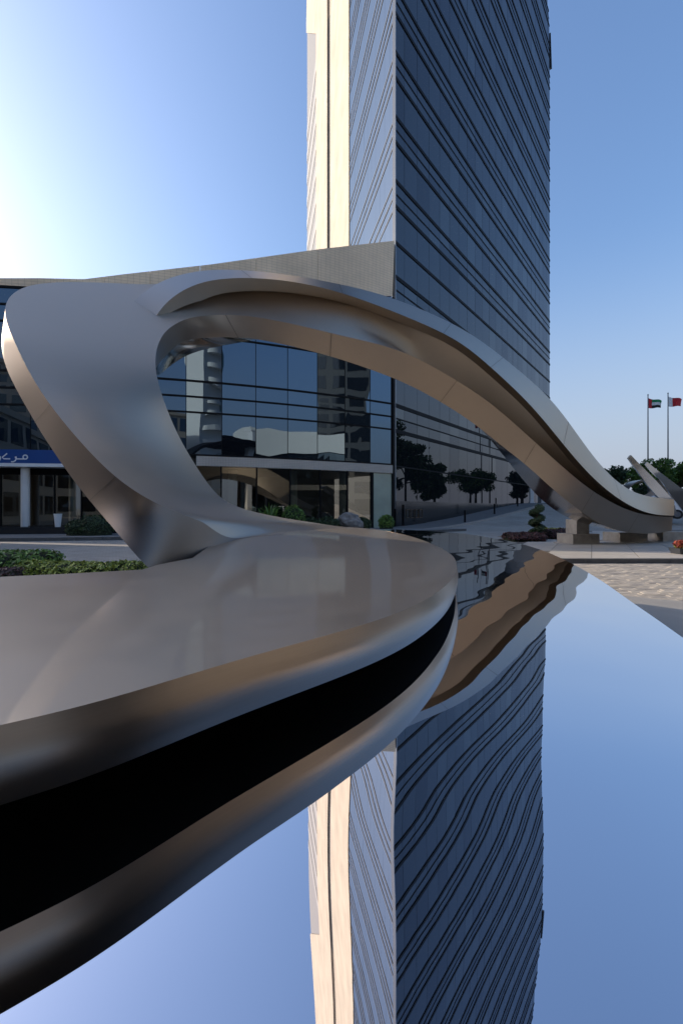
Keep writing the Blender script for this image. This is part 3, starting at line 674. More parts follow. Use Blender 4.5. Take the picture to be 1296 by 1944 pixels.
for r_ in (r1, r3):
    for i, p in enumerate(r_[:5 * NS]): b_ = zs(p.x, p.y) + .0015; p.z = b_ + (max(p.z, b_) - b_) * sm((i / NS - .9) / 1.3)     # the band leaves the slab tangentially
FB = []
for i, (a, b) in enumerate(zip(r3, r1)):
    st = i / NS - 1; k = sm((st - 20.0) / 4.0); row_ = []; deep = a + Vector((-.05, 1.5, .02)) if st < 30 else a + Vector((0, .3, .02))
    for j in range(15):
        t = j / 14; q = a.lerp(b, t); r_ = a.lerp(deep, t / .3) if t < .3 else deep.lerp(b, (t - .3) / .7); row_.append(q.lerp(r_, k))
    FB.append(row_)
P(loft('front_band', r3, r1, M_ribbon, None, grid=FB))
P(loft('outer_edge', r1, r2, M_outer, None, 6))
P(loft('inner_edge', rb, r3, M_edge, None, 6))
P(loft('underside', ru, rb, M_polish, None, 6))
P(loft('back_band', r2, ru, M_ribbon, None, 8))
T1 = [(243.8, 586, 5.08), (262, 563, 5.25), (293, 538, 5.55), (339.5, 520.5, 5.95), (386, 512.8, 6.3), (424, 511, 6.6), (486, 514, 7.05), (545, 520.5, 7.6), (620, 534, 8.25), (700, 550.5, 8.95), (770, 574, 9.6), (851.8, 609, 10.4), (907, 641, 11.0), (953, 678, 11.55), (999, 714.8, 12.1), (1042.6, 753.8, 12.65), (1077, 797.5, 13.15), (1114, 852.7, 13.75), (1150.7, 898.7, 14.35), (1187.5, 928.6, 14.95), (1219.7, 943.8, 15.45), (1278.5, 948, 16.15)]
T2 = [(292, 607, 5.02), (305, 586, 5.05), (328, 561, 5.25), (366.5, 540, 5.65), (405, 530, 6.05), (451, 527, 6.4), (500, 528, 6.8), (560, 534, 7.3), (630, 549, 7.95), (700, 573, 8.65), (769, 600, 9.25), (838, 629.7, 9.95), (884, 655, 10.5), (930, 696, 11.0), (976, 737.7, 11.6), (1022, 783.7, 12.2), (1068, 843.5, 12.95), (1114, 898.7, 13.6), (1160, 940, 14.3), (1206, 967.7, 14.95), (1242.6, 979, 15.55), (1278.5, 979, 16.1)]
t1, t2 = relax(crom(L3(T1), NS), 60), relax(crom(L3(T2), NS), 60)
nT = len(t1)
def back(r, y0, dz, lead=3 * NS): return [p + Vector((0, y0 * min(1, (i + 1) / lead) + .02, dz * min(1, (i + 1) / lead))) for i, p in enumerate(r)]
t2b, t1b = back(t2, .42, .03), back(t1, .55, -.06)
fl = P(loft('top_flange', t2, t1, M_edge, None, 5))
for a, b, nm in ((t2b, t2, 'flange_soffit'), (t1, t1b, 'flange_top'), (t1b, t2b, 'flange_back')):
    o = loft(nm, a, b, M_ribbon, None, 2); P(o)
# weld seams across the bands
M_seam = mat('weld_seam', (.20, .17, .145), .55, 1.0)
def seam(A, B, i, w=.006):
    v = []; k = 8
    for j in range(k + 1):
        t = j / k; p = A[i].lerp(B[i], t); d = (A[i + 1].lerp(B[i + 1], t) - p).normalized(); e = (B[i] - A[i]).normalized(); nn = d.cross(e).normalized()
        if nn.dot(Vector((0, 0, EYE)) - p) < 0: nn = -nn
        v += [p + nn * .003 - d * w, p + nn * .003 + d * w]
    P(mesh('weld_seam', v, [(2 * j, 2 * j + 1, 2 * j + 3, 2 * j + 2) for j in range(k)], M_seam))
for st in (17.4, 20.6, 23.8, 26.9, 29.3, 31.2): seam(rb, r3, int(st * NS), .007)
for st in (5.6, 8.3, 11.2, 13.0, 16.1, 18.4): seam(t2, t1, int(st * NS), .006)
for st in (5.3, 8.4): seam(r1, r2, int(st * NS), .003)
# end caps at the right end
def cap(name, pts, m): return P(mesh(name, [tuple(p) for p in pts], [tuple(range(len(pts)))], m))
cap('end_cap', [r1[-1], r3[-1], rb[-1], ru[-1], r2[-1]], M_edge); cap('flange_cap', [t1[-1], t2[-1], t2b[-1], t1b[-1]], M_edge)
# base slab
ZT = EYE - .31
top = [(-1.5, .02), (-1.1, .22), (-.8, .425), (-.62, .555), (-.489, .652), (-.4165, .707), (-.337, .788), (-.207, .943), (-.03, 1.12), (.183, 1.36), (.354, 1.68), (.475, 1.97), (.60, 2.36), (.665, 2.65), (.727, 2.95), (.77, 3.5), (.733, 4.4), (.567, 5.0), (.337, 5.2)]
tc_ = relax(crom([Vector((x, y, zs(x, y))) for x, y in top], 8), 30)
bc_ = []; ic_ = []; hp = []
PK = [Vector(q) for q in ((0, 0, 0), (.05, .3, 0), (.06, .5, 0), (.03, .75, 0), (-.05, 1.0, 0))]
PROF = [(q.x, q.y) for q in crom(PK, 4)]
for i, p in enumerate(tc_):
    d = (tc_[min(i + 1, len(tc_) - 1)] - tc_[max(i - 1, 0)]).normalized(); nn = Vector((-d.y, d.x, 0))
    zb = max(p.z - .118, zm(p.y) + .003); th = max(.01, p.z - zb)
    hp.append([p - nn * (o_ * th) - Vector((0, 0, th * z_)) for o_, z_ in PROF]); bc_.append(hp[-1][-1])
    q = p + nn * .75; ic_.append(Vector((q.x, q.y, max(zb, zm(q.y) + .003))))
P(loft('slab_side', [h_[0] for h_ in hp], bc_, M_hull, None, grid=[h_[::-1] for h_ in hp]))
M_void = mat('underside_shade_black', (.006, .006, .006), .7)  # near-black colour stands in for shade in the gap under the slab
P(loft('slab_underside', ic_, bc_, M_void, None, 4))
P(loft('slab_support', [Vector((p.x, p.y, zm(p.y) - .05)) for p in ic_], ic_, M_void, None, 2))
backe = [at(666, 1000, 7.9), at(468, 1020, 5.0), at(366, 1061, 2.82), at(299, 1072, 2.53), at(270, 1080, 2.35), at(130, 1089, 2.2), at(0, 1095, 2.08), at(-300, 1105, 1.95), at(-800, 1100, 2.0)]
poly = [(p.x, p.y) for p in tc_] + [(.1, 5.25), (-.4, 4.85), (-.85, 4.1), (-.95, 3.4)] + [(p.x, p.y) for p in backe[2:]]
from mathutils.geometry import delaunay_2d_cdt
pin = [Vector((-3.3 + i * .11 + (j % 2) * .055, j * .1)) for j in range(60) for i in range(42)]
pin = [p for p in pin if inside(p, poly) and min((p - Vector(q)).length for q in poly) > .05]
pts = [Vector(q) for q in poly] + pin; n = len(poly)
rv, _e, rf = delaunay_2d_cdt(pts, [], [tuple(range(n))], 1, 1e-6)[:3]
P(mesh('slab_top', [(p.x, p.y, zs(p.x, p.y)) for p in rv], [tuple(f_) if (rv[f_[1]] - rv[f_[0]]).cross(rv[f_[2]] - rv[f_[0]]) > 0 else tuple(reversed(f_)) for f_ in rf], M_slab, None, True))
# back edge of the slab
bk = [Vector(p) for p in backe[3:]]
v = [tuple((p.x, p.y, zs(p.x, p.y))) for p in bk] + [tuple((p.x, p.y, .05)) for p in bk]; n = len(bk)
P(mesh('slab_back', v, [(i, i + 1, n + i + 1, n + i) for i in range(n - 1)], M_hull))
# pedestals under the right end
def pedestal(px, py, d, wd, label, stem, z1, rot=0.2):
    p = at(px, py, d); t = thing('pedestal', label, 'pedestal', (p.x, p.y, 0.115), 'stone pedestals under the steel arch'); t.rotation_euler.z = rot
    box('footing', -wd * .58, wd * .58, -.5, .5, 0, .04, M_kerbl, t); box('plinth', -wd * .5, wd * .5, -.42, .42, .04, .36, M_plinth, t)
    if stem: box('stem', -wd * .26, wd * .22, -.28, .28, .36, z1, M_plinth, t)
    return t
pedestal(1096, 1032, 16.2, 1.05, 'stone pedestal with tall square stem at the left under the arch', True, .86)
pedestal(1185, 1031, 17.2, 1.2, 'low stone pedestal block in the middle under the arch end', False, 0)
pedestal(1262, 1028, 17.6, 1.1, 'low stone pedestal block at the far right under the arch end', False, 0)

# ------------------------------------------------------------------ farther steel sculptures at right
def blade(label, A, B, th, grp='steel loops behind the arch end'):
    a, b = crom(L3(A), 8), crom(L3(B), 8); base = a[-1]
    t = thing('steel_ribbon', label, 'sculpture', (base.x, base.y, zg(base.x, base.y)), grp); inv = Matrix.Translation(-Vector(t.location))
    off = Vector((th, .45, .05)); a2 = [p + off for p in a]; b2 = [p + off for p in b]
    for nm, x, y, m in (('front_face', b, a, M_polish), ('top_edge', a, a2, M_ribbon), ('lower_edge', b2, b, M_polish), ('rear_face', a2, b2, M_ribbon)):
        o = loft(nm, x, y, m, None, 3); o.parent = t; o.matrix_parent_inverse = inv
    for k in (0, -1):
        o = mesh('end_cap', [a[k], b[k], b2[k], a2[k]], [(0, 1, 2, 3)], M_edge); o.parent = t; o.matrix_parent_inverse = inv
blade('slanting steel blade rising nearest behind the arch end', [(1197, 864, 18), (1216, 884, 18.4), (1240, 908, 19), (1262, 932, 19.6), (1276, 950, 20), (1284, 975, 20.3)], [(1192, 870, 17.9), (1206, 890, 18.2), (1226, 918, 18.7), (1243, 938, 19.1), (1254, 950, 19.4), (1262, 975, 19.7)], .22)
blade('slanting steel blade farther right partly cut by the frame', [(1228, 877, 21), (1246, 892, 21.5), (1270, 910, 22.2), (1300, 934, 23), (1330, 965, 24)], [(1224, 882, 20.9), (1238, 898, 21.3), (1258, 918, 22), (1276, 945, 22.6), (1300, 975, 23.5)], .25)
def loop(label, cx_, cy_, d, rx, ry, wd, tilt):
    c = at(cx_, cy_, d); t = thing('steel_loop', label, 'sculpture', (c.x, c.y, zg(c.x, c.y)), 'steel loops behind the arch end'); inv = Matrix.Translation(-Vector(t.location))
    A = []; B = []
    for i in range(33):
        a = 2 * math.pi * i / 32; x = math.cos(a) * rx; z = math.sin(a) * ry
        q = c + Vector((x * math.cos(tilt) - z * math.sin(tilt) * .3, .4 * math.sin(a), z + x * math.sin(tilt)))
        A.append(q); B.append(q + Vector((0, .3, 0)) + (c - q).normalized() * wd)
    o = loft('ring_face', A, B, M_ribbon, None, 3); o.parent = t; o.matrix_parent_inverse = inv
    A2 = [p + Vector((0, .7, 0)) for p in A]; o = loft('ring_rim', A, A2, M_edge, None, 2); o.parent = t; o.matrix_parent_inverse = inv
loop('low oval steel ring lying left of the slanting blades', 1222, 928, 23, .75, .42, .16, .35)
loop('oval steel ring half hidden between the two blades', 1262, 930, 24, .55, .5, .16, -.4)

# ------------------------------------------------------------------ cars
def car(label, loc, rz, m):
    t = thing('parked_car', label, 'car', loc, 'parked cars'); t.rotation_euler.z = rz
    pr = [(-2.2, .35), (-2.25, .75), (-2.1, 1.0), (-1.7, 1.08), (-1.35, 1.62), (-.2, 1.72), (.75, 1.66), (1.35, 1.12), (2.05, 1.0), (2.25, .8), (2.25, .4), (2.1, .28), (-2.0, .28)]
    v = []; n = len(pr)
    for s in (-1, 1):
        for x, z in pr: v.append((x, s * (.92 - .16 * max(0, (z - 1.0) / .7)), z))
    mesh('body', v, [tuple(range(n)), tuple(range(2 * n - 1, n - 1, -1))] + [(i, n + i, n + (i + 1) % n, (i + 1) % n) for i in range(n)], m, t)
    for s in (-1, 1):
        wv = [(-1.25, 1.12), (-1.12, 1.52), (-.2, 1.6), (-.2, 1.12)], [(-.12, 1.12), (-.12, 1.6), (.68, 1.55), (1.2, 1.12)]
        for q in wv: mesh('side_window', [(x, s * (.925 - .16 * max(0, (z - 1.0) / .7) ), z) for x, z in q], [(0, 1, 2, 3)], M_carg, t)
    mesh('windscreen', [(.8, -.7, 1.635), (.8, .7, 1.635), (1.34, .8, 1.145), (1.34, -.8, 1.145)], [(3, 2, 1, 0)], M_carg, t)
    mesh('rear_window', [(-1.385, -.7, 1.59), (-1.385, .7, 1.59), (-1.69, .8, 1.12), (-1.69, -.8, 1.12)], [(0, 1, 2, 3)], M_carg, t)
    for x in (-1.4, 1.4):
        for s in (-1, 1):
            wl = MB().tube([(x, s * .75, .34), (x, s * .94, .34)], .34, 20).build('wheel', M_tyre, t); MB().tube([(x, s * .93, .34), (x, s * .95, .34)], .2, 14).build('rim', M_pole, wl)
    for s in (-1, 1):
        MB().box(2.2, 2.27, s * .78 - .14, s * .78 + .14, .74, .88).build('headlight', M_white, t)
    return t
p = at(1238, 940, 34); car('white car parked behind the slanting steel blades', (p.x, p.y, zg(p.x, p.y) + .35), 2.6, M_carw)
car('white car parked opposite the shop windows', (15.5, 1.0, 0), 2.3, M_carw)
car('dark car parked beside the white car opposite the shop windows', (19.5, 5.2, 0), 2.3, M_card)

# ------------------------------------------------------------------ flags
def flag(px, topy, d, label, kind):
    t_ = at(px, topy, d); g = zg(t_.x, d); t = thing('flagpole', label, 'flagpole', (t_.x, d, g), 'flagpoles behind the sculptures')
    MB().tube([(0, 0, 0), (0, 0, t_.z - g)], [.11, .06], 10).build('pole', M_pole, t)
    MB().tube([(0, 0, t_.z - g), (0, 0, t_.z - g + .12), (0, 0, t_.z - g + .2)], [.05, .1, .02], 8).build('finial', M_pole, t)
    L, H = 2.0, 1.35; z0 = t_.z - g - .35
    def sheet(nm, u0, u1, w0, w1, m):
        v = []; f = []; k = 12
        for i in range(k + 1):
            for j in range(4):
                u = u0 + (u1 - u0) * i / k; w_ = w0 + (w1 - w0) * j / 3
                v.append((.07 + u * L * (.94 - .06 * w_), .16 * math.sin(u * 7 + w_ * 1.5) * u, z0 - w_ * H * (1 - .12 * u) - u * .35 * (1 - w_ * .65) - .06 * math.sin(u * 6)))
        for i in range(k):
            for j in range(3): f.append((i * 4 + j, i * 4 + j + 1, i * 4 + 5 + j, i * 4 + 4 + j))
        return mesh(nm, v, f, m, fl_, True)
    fl_ = MB().tube([(.05, 0, z0 + .02), (.05, 0, z0 - H - .02)], .018, 6).build('flag', M_white, t)
    red = mat('flag_red', (.55, .02, .03), .8); gr = mat('flag_green', (.01, .25, .09), .8); bl = mat('flag_black', (.012, .012, .014), .8)
    if kind == 0:
        sheet('red_field', 0, .26, 0, 1, red); sheet('green_stripe', .26, 1, 0, .333, gr); sheet('white_stripe', .26, 1, .333, .667, M_white); sheet('black_stripe', .26, 1, .667, 1, bl)
    else: sheet('white_field', 0, .3, 0, 1, M_white); sheet('red_field', .3, 1, 0, 1, red)
flag(1229, 751, 62, 'flagpole flying a red, green, white and black flag', 0)
flag(1267, 748, 62, 'flagpole flying a white and red flag', 1)

# ------------------------------------------------------------------ trees
def tree(label, x, y, h, r, m, n, seed, grp=None, name='tree', lf=.16, low=.35):
    rs = random.Random(seed); g = zg(x, y); t = thing(name, label, 'tree', (x, y, g), grp)
    mb = MB(); top = Vector((rs.uniform(-.2, .2) * r * .3, 0, h * .62)); mb.tube([(0, 0, -.1), (top.x * .4, .05, h * .3), top], [h * .028 + .05, h * .02 + .03, h * .01 + .02], 8)
    bl = []
    for k in range(13):
        a = rs.uniform(0, 6.28); rr = r * rs.uniform(.15, .78); z = h * rs.uniform(low + .12, .88); q = Vector((math.cos(a) * rr, math.sin(a) * rr, z))
        s = r * rs.uniform(.26, .46) * (1.15 - .45 * abs((z / h - .6) / .4)); bl.append((q.x, q.y, q.z, s, s, s * .72))
        st = Vector((top.x * .6, .03, h * rs.uniform(.28, .5))); mb.tube([st, st.lerp(q, .55) + Vector((0, 0, .1 * h * .2)), q], [h * .011 + .02, h * .007 + .015, .012], 5)
    mb.build('trunk', M_trunk, t)
    random.seed(seed); leaves('crown', bl, n, lf, m, t, shell=.25)
    return t
G1 = 'trees beyond the plaza'
def tp(px, d): return (px - 648) / F * d
tree('dark leafy tree showing behind the arch near its right foot', tp(1152, 66), 66, 5.6, 3.0, M_leaf, 3200, 11, G1, lf=.26)
tree('broad green tree behind the flagpoles at right', tp(1240, 58), 58, 5.6, 3.4, M_leafb, 3600, 12, G1, lf=.24)
tree('broad green tree at the right edge behind the flagpole', tp(1292, 60), 60, 6.0, 3.6, M_leafb, 3600, 13, G1, lf=.24)
tree('small tree low behind the steel rings', tp(1222, 72), 72, 3.4, 2.0, M_leaf, 1800, 14, G1, lf=.24)
G2 = 'tall trees reflected in the tower front'
for i, (x, y, h, r, lb) in enumerate([(43, 43, 14.5, 6, 'tallest dark tree mirrored in the tower glass by its corner'), (47, 49.5, 11.5, 5, 'dark tree mirrored beside the tallest one in the tower glass'), (50, 56, 8.2, 4.2, 'lower dark tree mirrored farther right in the tower glass'), (38.6, 38.6, 12.5, 4.5, 'dark tree mirrored at the very corner of the tower front')]):
    tree(lb, x, y, h, r, M_leafb, 7500, 30 + i, G2, lf=.34, low=.08)
# round tall boxed tree by the tower's far end (also mirrored there)
# ------------------------------------------------------------------ hedges and plants
def hedge(name, label, cat, boxes, n, size, m, grp=None, soil=True):
    c = boxes[0]; t = thing(name, label, cat, (c[0], c[1], 0), grp)
    bl = [(b[0] - c[0], b[1] - c[1], b[2], b[3], b[4], b[5]) for b in boxes]
    leaves('foliage', bl, n, size, m, t, shell=.72, up=.6)
    core_ = MB()
    for b in bl:
        v = []; f = []; k = 12
        for j in range(5):
            ph = j / 4 * math.pi / 2
            for i in range(k): v.append((b[0] + b[3] * .86 * math.cos(ph) * math.cos(6.2832 * i / k), b[1] + b[4] * .86 * math.cos(ph) * math.sin(6.2832 * i / k), b[2] + b[5] * .84 * math.sin(ph)))
        for j in range(4):
            for i in range(k): f.append((j * k + i, j * k + (i + 1) % k, (j + 1) * k + (i + 1) % k, (j + 1) * k + i))
        core_.add(v, f); v2 = [(b[0] + b[3] * .86 * math.cos(6.2832 * i / k), b[1] + b[4] * .86 * math.sin(6.2832 * i / k), 0) for i in range(k)]
        core_.add(v2 + v[:k], [(i, (i + 1) % k, k + (i + 1) % k, k + i) for i in range(k)])
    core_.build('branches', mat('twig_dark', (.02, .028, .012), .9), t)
    return t
def hb(px0, px1, ytop, d, ry, zb=0.0, k=6, h=None):
    o = []
    zt = at(0, ytop, d).z
    for i in range(k):
        px = px0 + (px1 - px0) * (i + .5) / k; q = at(px, 1000, d); rx = (px1 - px0) / k / F * d * .85
        zc = zb + (zt - zb) * .45; o.append((q.x, d, zc, rx, ry, (zt - zc) * random.uniform(.93, 1.05)))
    return o
hedge('hedge', 'clipped dark green hedge at the left edge beside the paving', 'hedge', hb(-120, 94, 1043, 9.6, .7, k=5), 9000, .05, M_leafb)
hedge('hedge', 'low yellow green hedge running along behind the steel slab', 'hedge', hb(42, 268, 1064, 8.6, .45, k=9), 9000, .04, M_leafy)
hedge('ground_cover', 'low purple ground cover in front of the dark green hedge', 'plant', hb(-100, 40, 1076, 8.2, .35, k=5), 4000, .04, M_leafp)
hedge('hedge', 'dark purple rounded hedge at the foot of the spiral topiary', 'hedge', hb(962, 1026, 1010, 17.6, .7, .1, k=5), 6000, .05, M_leafp)
hedge('hedge', 'purple hedge behind the arch pedestal', 'hedge', hb(1034, 1092, 1003, 18.8, .6, .1, k=5), 4500, .05, M_leafp)
hedge('hedge', 'green hedge between topiary and purple hedge', 'hedge', hb(1020, 1075, 1002, 19.6, .5, .1, k=5), 4000, .05, M_leafy)
# spiral topiary
q = at(1018, 1008, 18.4); t = thing('spiral_topiary', 'clipped spiral topiary shrub standing among low hedges', 'topiary', (q.x, 18.4, .1))
MB().tube([(0, 0, 0), (0, 0, 1.3)], [.05, .03], 8).build('trunk', M_trunk, t)
bl = []
for i in range(40):
    u = i / 39; a = u * 2 * math.pi * 3.1; bl.append((math.cos(a) * .15, math.sin(a) * .15, .12 + u * 1.22, .21 - .05 * u, .21 - .05 * u, .12))
random.seed(5); leaves('foliage', bl, 9000, .035, M_leaf, t, shell=.6)
qs = at(985, 1018, 20.0)
struct(mesh('soil_bed', [(qs.x - 1.0 + a, 20 + b, .122) for a, b in ((0, 0), (.4, -.7), (1.4, -.8), (2.5, .2), (4.6, 1.8), (4.2, 3.2), (1.4, 2.0))], [(0, 1, 2, 3, 4, 5, 6)], M_soil))
# flower planter at the right edge
q = at(1294, 1052, 12.4); t = thing('flower_planter', 'small dark planter with red and green flowers at the right edge', 'planter', (q.x + .1, 12.4, .125))
MB().add([(-.28, -.18, 0), (.28, -.18, 0), (.28, .18, 0), (-.28, .18, 0), (-.33, -.22, .16), (.33, -.22, .16), (.33, .22, .16), (-.33, .22, .16)], BF).build('pot', M_card, t)
random.seed(8); leaves('flowers', [(0, 0, .26, .32, .22, .13)], 1200, .045, M_leafr, t); leaves('foliage', [(0, 0, .22, .3, .2, .1)], 500, .045, M_leafy, t)
# planting bed along the podium windows
G3 = 'shrubs along the shop windows'
for i, (px, d, r, h, m, lb) in enumerate([(557, 24.6, .68, 1.2, M_leafb, 'round bright green shrub under the shop window'), (590, 25.3, .5, .62, M_leaf, 'low dark shrub right of the bright round one'), (622, 25.6, .7, .66, M_leaf, 'wide low dark shrub left of the boulder'), (688, 26.6, .5, .62, M_leaf, 'dark shrub right of the boulder'), (733, 27.8, .48, .72, M_leafb, 'small green shrub at the podium corner'), (180, 21.2, .9, .8, M_leaf, 'dark shrub beside the entrance columns'), (150, 21.0, .6, .6, M_leaf, 'dark shrub left of the entrance planting'), (520, 24.4, .5, .7, M_leaf, 'dark low shrub left of the bright round one')]):
    x = tp(px, d); hedge('shrub', lb, 'shrub', [(x, d, .13 + h * .5, r, r * .8, h * .7)], 2600, .06, m, G3)
def spiky(px, d, h, label):
    x = tp(px, d); t = thing('spiky_plant', label, 'plant', (x, d, .13)); v = []; f = []
    for k in range(46):
        a = random.uniform(0, 6.28); l = h * random.uniform(.7, 1.1); o = random.uniform(.25, .75); i = len(v); s = Vector((-math.sin(a), math.cos(a), 0)) * .035
        p0 = Vector((0, 0, 0)); p1 = Vector((math.cos(a) * o * l * .5, math.sin(a) * o * l * .5, l * .7)); p2 = Vector((math.cos(a) * o * l, math.sin(a) * o * l, l * (1.0 - o * .3)))
        v += [p0 - s, p0 + s, p1 + s, p1 - s, p2]; f += [(i, i + 1, i + 2, i + 3), (i + 3, i + 2, i + 4)]
    mesh('leaves', v, f, M_leafb, t)
spiky(512, 24.5, 1.6, 'spiky green plant left of the bright shrub'); spiky(495, 24.2, 1.3, 'spiky plant farthest left under the shop window')
bm = bmesh.new(); bmesh.ops.create_icosphere(bm, subdivisions=4, radius=.5)
for vv in bm.verts:
    k = 1 + .35 * noise.noise(vv.co * 2.3) + .15 * noise.noise(vv.co * 6); vv.co = Vector((vv.co.x * 1.2, vv.co.y * .8, vv.co.z * .85)) * k
me = bpy.data.meshes.new('boulder'); bm.to_mesh(me); bm.free(); o = link('boulder', me, M_rock); o.location = (tp(665, 26.2), 26.2, .6); o.scale = (1.2, 1.0, 1.2); tag(o, 'rough grey brown boulder among shrubs by the shop window', 'rock')
# white post, bollards, planter pot
t = thing('pale_pillar', 'tall pale square pillar seen mirrored in the shop windows', 'post', (9.5, -.6, 0))
box('shaft', -.3, .3, -.3, .3, 0, 10.6, M_white, t); box('cap_plate', -.34, .34, -.34, .34, 10.6, 10.72, M_white, t); box('base_block', -.5, .5, -.5, .5, 0, .3, M_plinth, t)
bo = None
for i, (px, d) in enumerate([(882, 33.5), (938, 40), (982, 47.5)]):
    r_ = (px - 648) / F; x = r_ * d; lb = ['nearest black bollard at the foot of the pavement slope', 'middle black bollard on the pavement by the tower', 'farthest black bollard near the white columns'][i]
    t = thing('bollard', lb, 'bollard', (x, d, zg(x, d) + .1), 'bollards along the tower pavement')
    MB().tube([(0, 0, 0), (0, 0, .85)], .07, 14).build('post', M_bar, t); MB().tube([(0, 0, .85), (0, 0, .9), (0, 0, .92)], [.085, .085, .03], 14).build('cap', M_bar, t)
q = at(108, 996, 22.0); t = thing('planter_pot', 'tall tapered white planter pot beside the entrance doors', 'planter', (q.x, 22.1, .47))
MB().tube([(0, 0, 0), (0, 0, .62)], [.12, .18], 20).build('pot', M_white, t); MB().tube([(0, 0, .6), (0, 0, .64)], [.19, .19], 20).build('rim', M_white, t)
# tower pavement with kerb, following the slope
v = []; f = []; k = 40
tk = []
for i in range(k + 1):
    t = -1.0 + 45 * i / k; a = K + TU * t + TN * .02; b = K + TU * t + TN * 2.5
    for p, dz in ((a, .12), (b, .12), (b, -.1)): v.append((p.x, p.y, zg(p.x, p.y) + dz))
for i in range(k):
    for c in range(2): f.append((i * 3 + c, i * 3 + c + 1, i * 3 + 4 + c, i * 3 + 3 + c))
tpv = struct(mesh('tower_pavement', v, f, mat('pavement_dark', (.13, .125, .12), .8, var=.15, scale=3)))
for i in range(45):
    t = -1 + i; a = K + TU * (t + .006) + TN * 2.5; b = K + TU * (t + .994) + TN * 2.5; c = a + TN * .16; d = b + TN * .16
    q = [a, b, d, c]; MB().add([(p.x, p.y, zg(p.x, p.y) - .05) for p in q] + [(p.x, p.y, zg(p.x, p.y) + .135) for p in q], BF).build('kerb_stone', M_kerbl, tpv)
# white columns past the tower's far end with a pale block behind
for i, (px, d, lb) in enumerate([(1001, 56, 'white round column at the far end of the tower pavement'), (1028, 60, 'white round column behind the arch past the tower')]):
    x = tp(px, d); g = zg(x, d); t = thing('column', lb, 'column', (x, d, g), 'white columns past the tower')
    MB().tube([(0, 0, 0), (0, 0, 9)], .68, 28).build('shaft', M_col, t); MB().tube([(0, 0, 0), (0, 0, .25)], .78, 28).build('base', M_col, t)
x = tp(1022, 92); t = thing('far_building', 'pale far building glimpsed between the white columns', 'building', (x, 92, 2))
box('wall', -7, 7, 0, 6, 0, 9, mat('far_wall', (.62, .57, .50), .8), t)
for i in range(9):
    for j in range(3): box('window', -6.5 + i * 1.5, -5.7 + i * 1.5, -.03, .02, .8 + j * 2.8, 2.4 + j * 2.8, M_carg, t)

# ------------------------------------------------------------------ the other side of the plaza (seen mirrored in the glass and steel)
def facade_block(label, a, b, h, dep, wall, floors, bays, name='far_building', grp='buildings across the plaza', band=None):
    a = Vector(a); b = Vector(b); u = (b - a); L = u.length; t = thing(name, label, 'building', (a.x, a.y, 0), grp); t.rotation_euler.z = math.atan2(u.y, u.x)
    box('wall', 0, L, 0, dep, 0, h, wall, t); bw = L / bays; fh = h / floors
    wm = MB()
    for i in range(bays):
        for j in range(floors): wm.box(i * bw + bw * .12, (i + 1) * bw - bw * .12, -.06, .04, j * fh + fh * .22, (j + 1) * fh - fh * .12)
    o = wm.build('windows', M_carg if wall is W3 else M_glass_p, t); o['kind'] = 'stuff'
    box('roof_edge', -.3, L + .3, -.3, dep + .3, h, h + .6, wall, t)
    return t
W1 = mat('facade_white', (.70, .70, .67), .7); W2 = mat('facade_beige', (.55, .47, .37), .8); W3 = mat('facade_grey', (.05, .055, .06), .5); W4 = mat('facade_sand', (.60, .50, .38), .8)
# low building with a pale fascia; each block faces the podium
def block_facing(label, p0, p1, h, dep, wall, floors, bays, **k): return facade_block(label, p0, p1, h, dep, wall, floors, bays, **k)
lb_ = thing('low_pavilion', 'low glass building with curved pale fascia mirrored in the podium glass', 'building', (26, -3, 0))
def curve(u): return Vector((15 + 20 * u, -11 + 17 * u)) + Vector((-.65, .76)) * (-3.0 * 4 * u * (1 - u))
def cstrip(nm, o0, o1, z0, z1, m):
    v = []; f = []; k = 24
    for i in range(k + 1):
        u = i / k; c = curve(u); d = (curve(min(1, u + .01)) - curve(max(0, u - .01))).normalized(); nn = Vector((-d.y, d.x)); p, q = c + nn * o0, c + nn * o1
        v += [(p.x - 26, p.y + 3, z0), (q.x - 26, q.y + 3, z0), (q.x - 26, q.y + 3, z1), (p.x - 26, p.y + 3, z1)]
    for i in range(k):
        for c in range(4): f.append((i * 4 + c, i * 4 + (c + 1) % 4, i * 4 + 4 + (c + 1) % 4, i * 4 + 4 + c))
    f += [(0, 3, 2, 1), (k * 4, k * 4 + 1, k * 4 + 2, k * 4 + 3)]
    return mesh(nm, v, f, m, lb_)
cstrip('glass_wall', -5, 0, 0, 9.8, M_glass_p); cstrip('fascia', -5.2, .5, 9.8, 13.0, W1); cstrip('lower_band', -5, .25, 4.2, 5.0, W3)
# apartment tower with balconies
ap_ = thing('apartment_tower', 'pale apartment tower with rounded balconies mirrored in the podium glass', 'building', (24, -62, 0)); ap_.rotation_euler.z = R(-22)
box('shaft', -7, 7, -7, 7, 0, 78, W1, ap_); box('glass_bay', -1.0, 6.9, 7.0, 7.35, 3, 75, mat('teal_glass', (.10, .22, .22), .1, spec=.8), ap_)
for j in range(20):
    z = 5 + j * 3.6; v = []; k = 12
    for i in range(k + 1):
        a = math.pi * i / k; v.append((-3.4 + 2.3 * math.cos(a), 7.02 + 1.6 * math.sin(a)))
    vv = [(x, y, z) for x, y in v] + [(x, y, z + 1.1) for x, y in v]; n = k + 1
    mesh('balcony', vv, [tuple(range(n)), tuple(range(2 * n - 1, n - 1, -1))] + [(i, n + i, n + i + 1, i + 1) for i in range(k)], W1, ap_)
block_facing('dark slim office block mirrored in the podium glass', (72.6, -7.3), (60.6, -23.5), 62, 12, W3, 15, 4)
block_facing('low sand coloured block added left of the plaza for shade', (-25, -22), (-25, 9.5), 9.6, 10, W4, 3, 9)  # added out of view, height set to shade the slab and lower ribbon
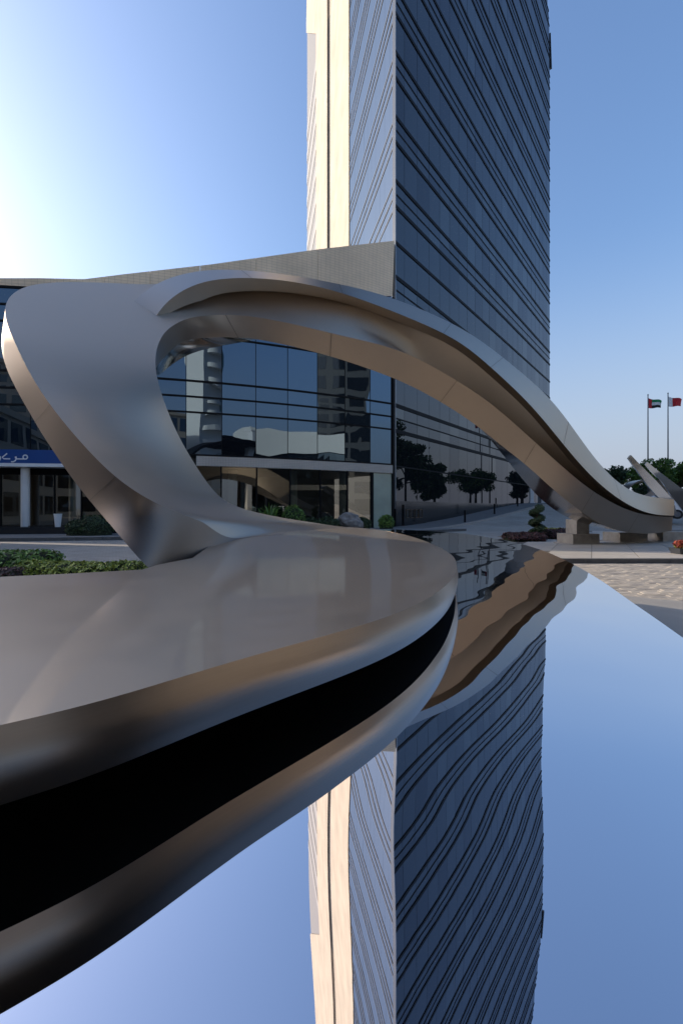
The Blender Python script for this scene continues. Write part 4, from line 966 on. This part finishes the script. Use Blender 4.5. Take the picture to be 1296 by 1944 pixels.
block_facing('lowest sand coloured block added left of the podium for shade', (-25, 9.7), (-25, 21), 8.0, 10, W4, 2, 4)  # added out of view, shades the left ground but leaves the right sunlit
block_facing('long sand coloured block added across the plaza', (12, -46), (-22, -42), 20, 14, W4, 5, 12)  # this and the next two: generic unseen blocks added for brown reflections
block_facing('beige block added across the plaza at left', (-26, -40), (-54, -26), 24, 14, W2, 6, 10)
block_facing('sand coloured block added beyond the plaza at right', (88, 26), (84, -4), 11, 14, W4, 3, 10)
# palms
def palm(x, y, h, label):
    t = thing('palm_tree', label, 'tree', (x, y, 0), 'palms across the plaza'); MB().tube([(0, 0, 0), (.1, 0, h * .5), (.0, 0, h)], [.26, .2, .17], 10).build('trunk', M_trunk, t)
    v = []; f = []
    for k in range(26):
        a = k * 2.4; el = random.uniform(-.1, 1.1); l = random.uniform(2.2, 3.0)
        d = Vector((math.cos(a), math.sin(a), 0)); sd_ = Vector((-d.y, d.x, 0)); pr = None
        for s in range(9):
            u = s / 8; p = Vector((0, 0, h)) + d * l * u * math.cos(el * (1 - u)) + Vector((0, 0, l * (math.sin(el) * u - .75 * u * u)))
            if s:
                for sg_ in (-1, 1):
                    for q in (0, .5):
                        i = len(v); b = pr.lerp(p, q); tip = b + sd_ * sg_ * .55 * (1.1 - .7 * u) + Vector((0, 0, -.25)) + d * .2
                        v += [b, b + d * .07, tip]; f.append((i, i + 1, i + 2))
            pr = p
    mesh('fronds', v, f, M_palm, t)
palm(10, -4, 9, 'palm tree mirrored left of the pale fascia in the podium glass'); palm(7.4, -9, 8, 'palm tree mirrored beside the apartment tower in the podium glass')

# unseen dark arch guessed from the podium glass, enlarged to blacken the slab side
cn = thing('added_dark_arch', 'dark arched shell added behind the viewer to darken the slab side', 'canopy', (8, -5, 0))
M_shell = mat('added_arch_shell', (.010, .011, .014), .8, spec=0.05)
v = []; f = []; k = 20
for i in range(k + 1):
    u = i / k; x = -11.2 + 20.6 * u; z = 4.0 + 5.4 * math.sin(math.pi * min(1, u * 1.02)) ** .8
    for (y, dz) in ((7.1 - 4.5 * u * u, 0), (-5.0, 0), (-5.0, .3), (7.1 - 4.5 * u * u, .3)): v.append((x, y, z + dz))
for i in range(k):
    for c in range(4): f.append((i * 4 + c, i * 4 + (c + 1) % 4, i * 4 + 4 + (c + 1) % 4, i * 4 + 4 + c))
f += [(0, 3, 2, 1), (k * 4, k * 4 + 1, k * 4 + 2, k * 4 + 3)]
mesh('shell', v, f, M_shell, cn, False)
for x, y in ((-10.6, -4.5), (8.6, -4.5), (8.6, 2.0)): MB().tube([(x, y, 0), (x, y, 4.9)], .16, 14).build('column', M_pole, cn)
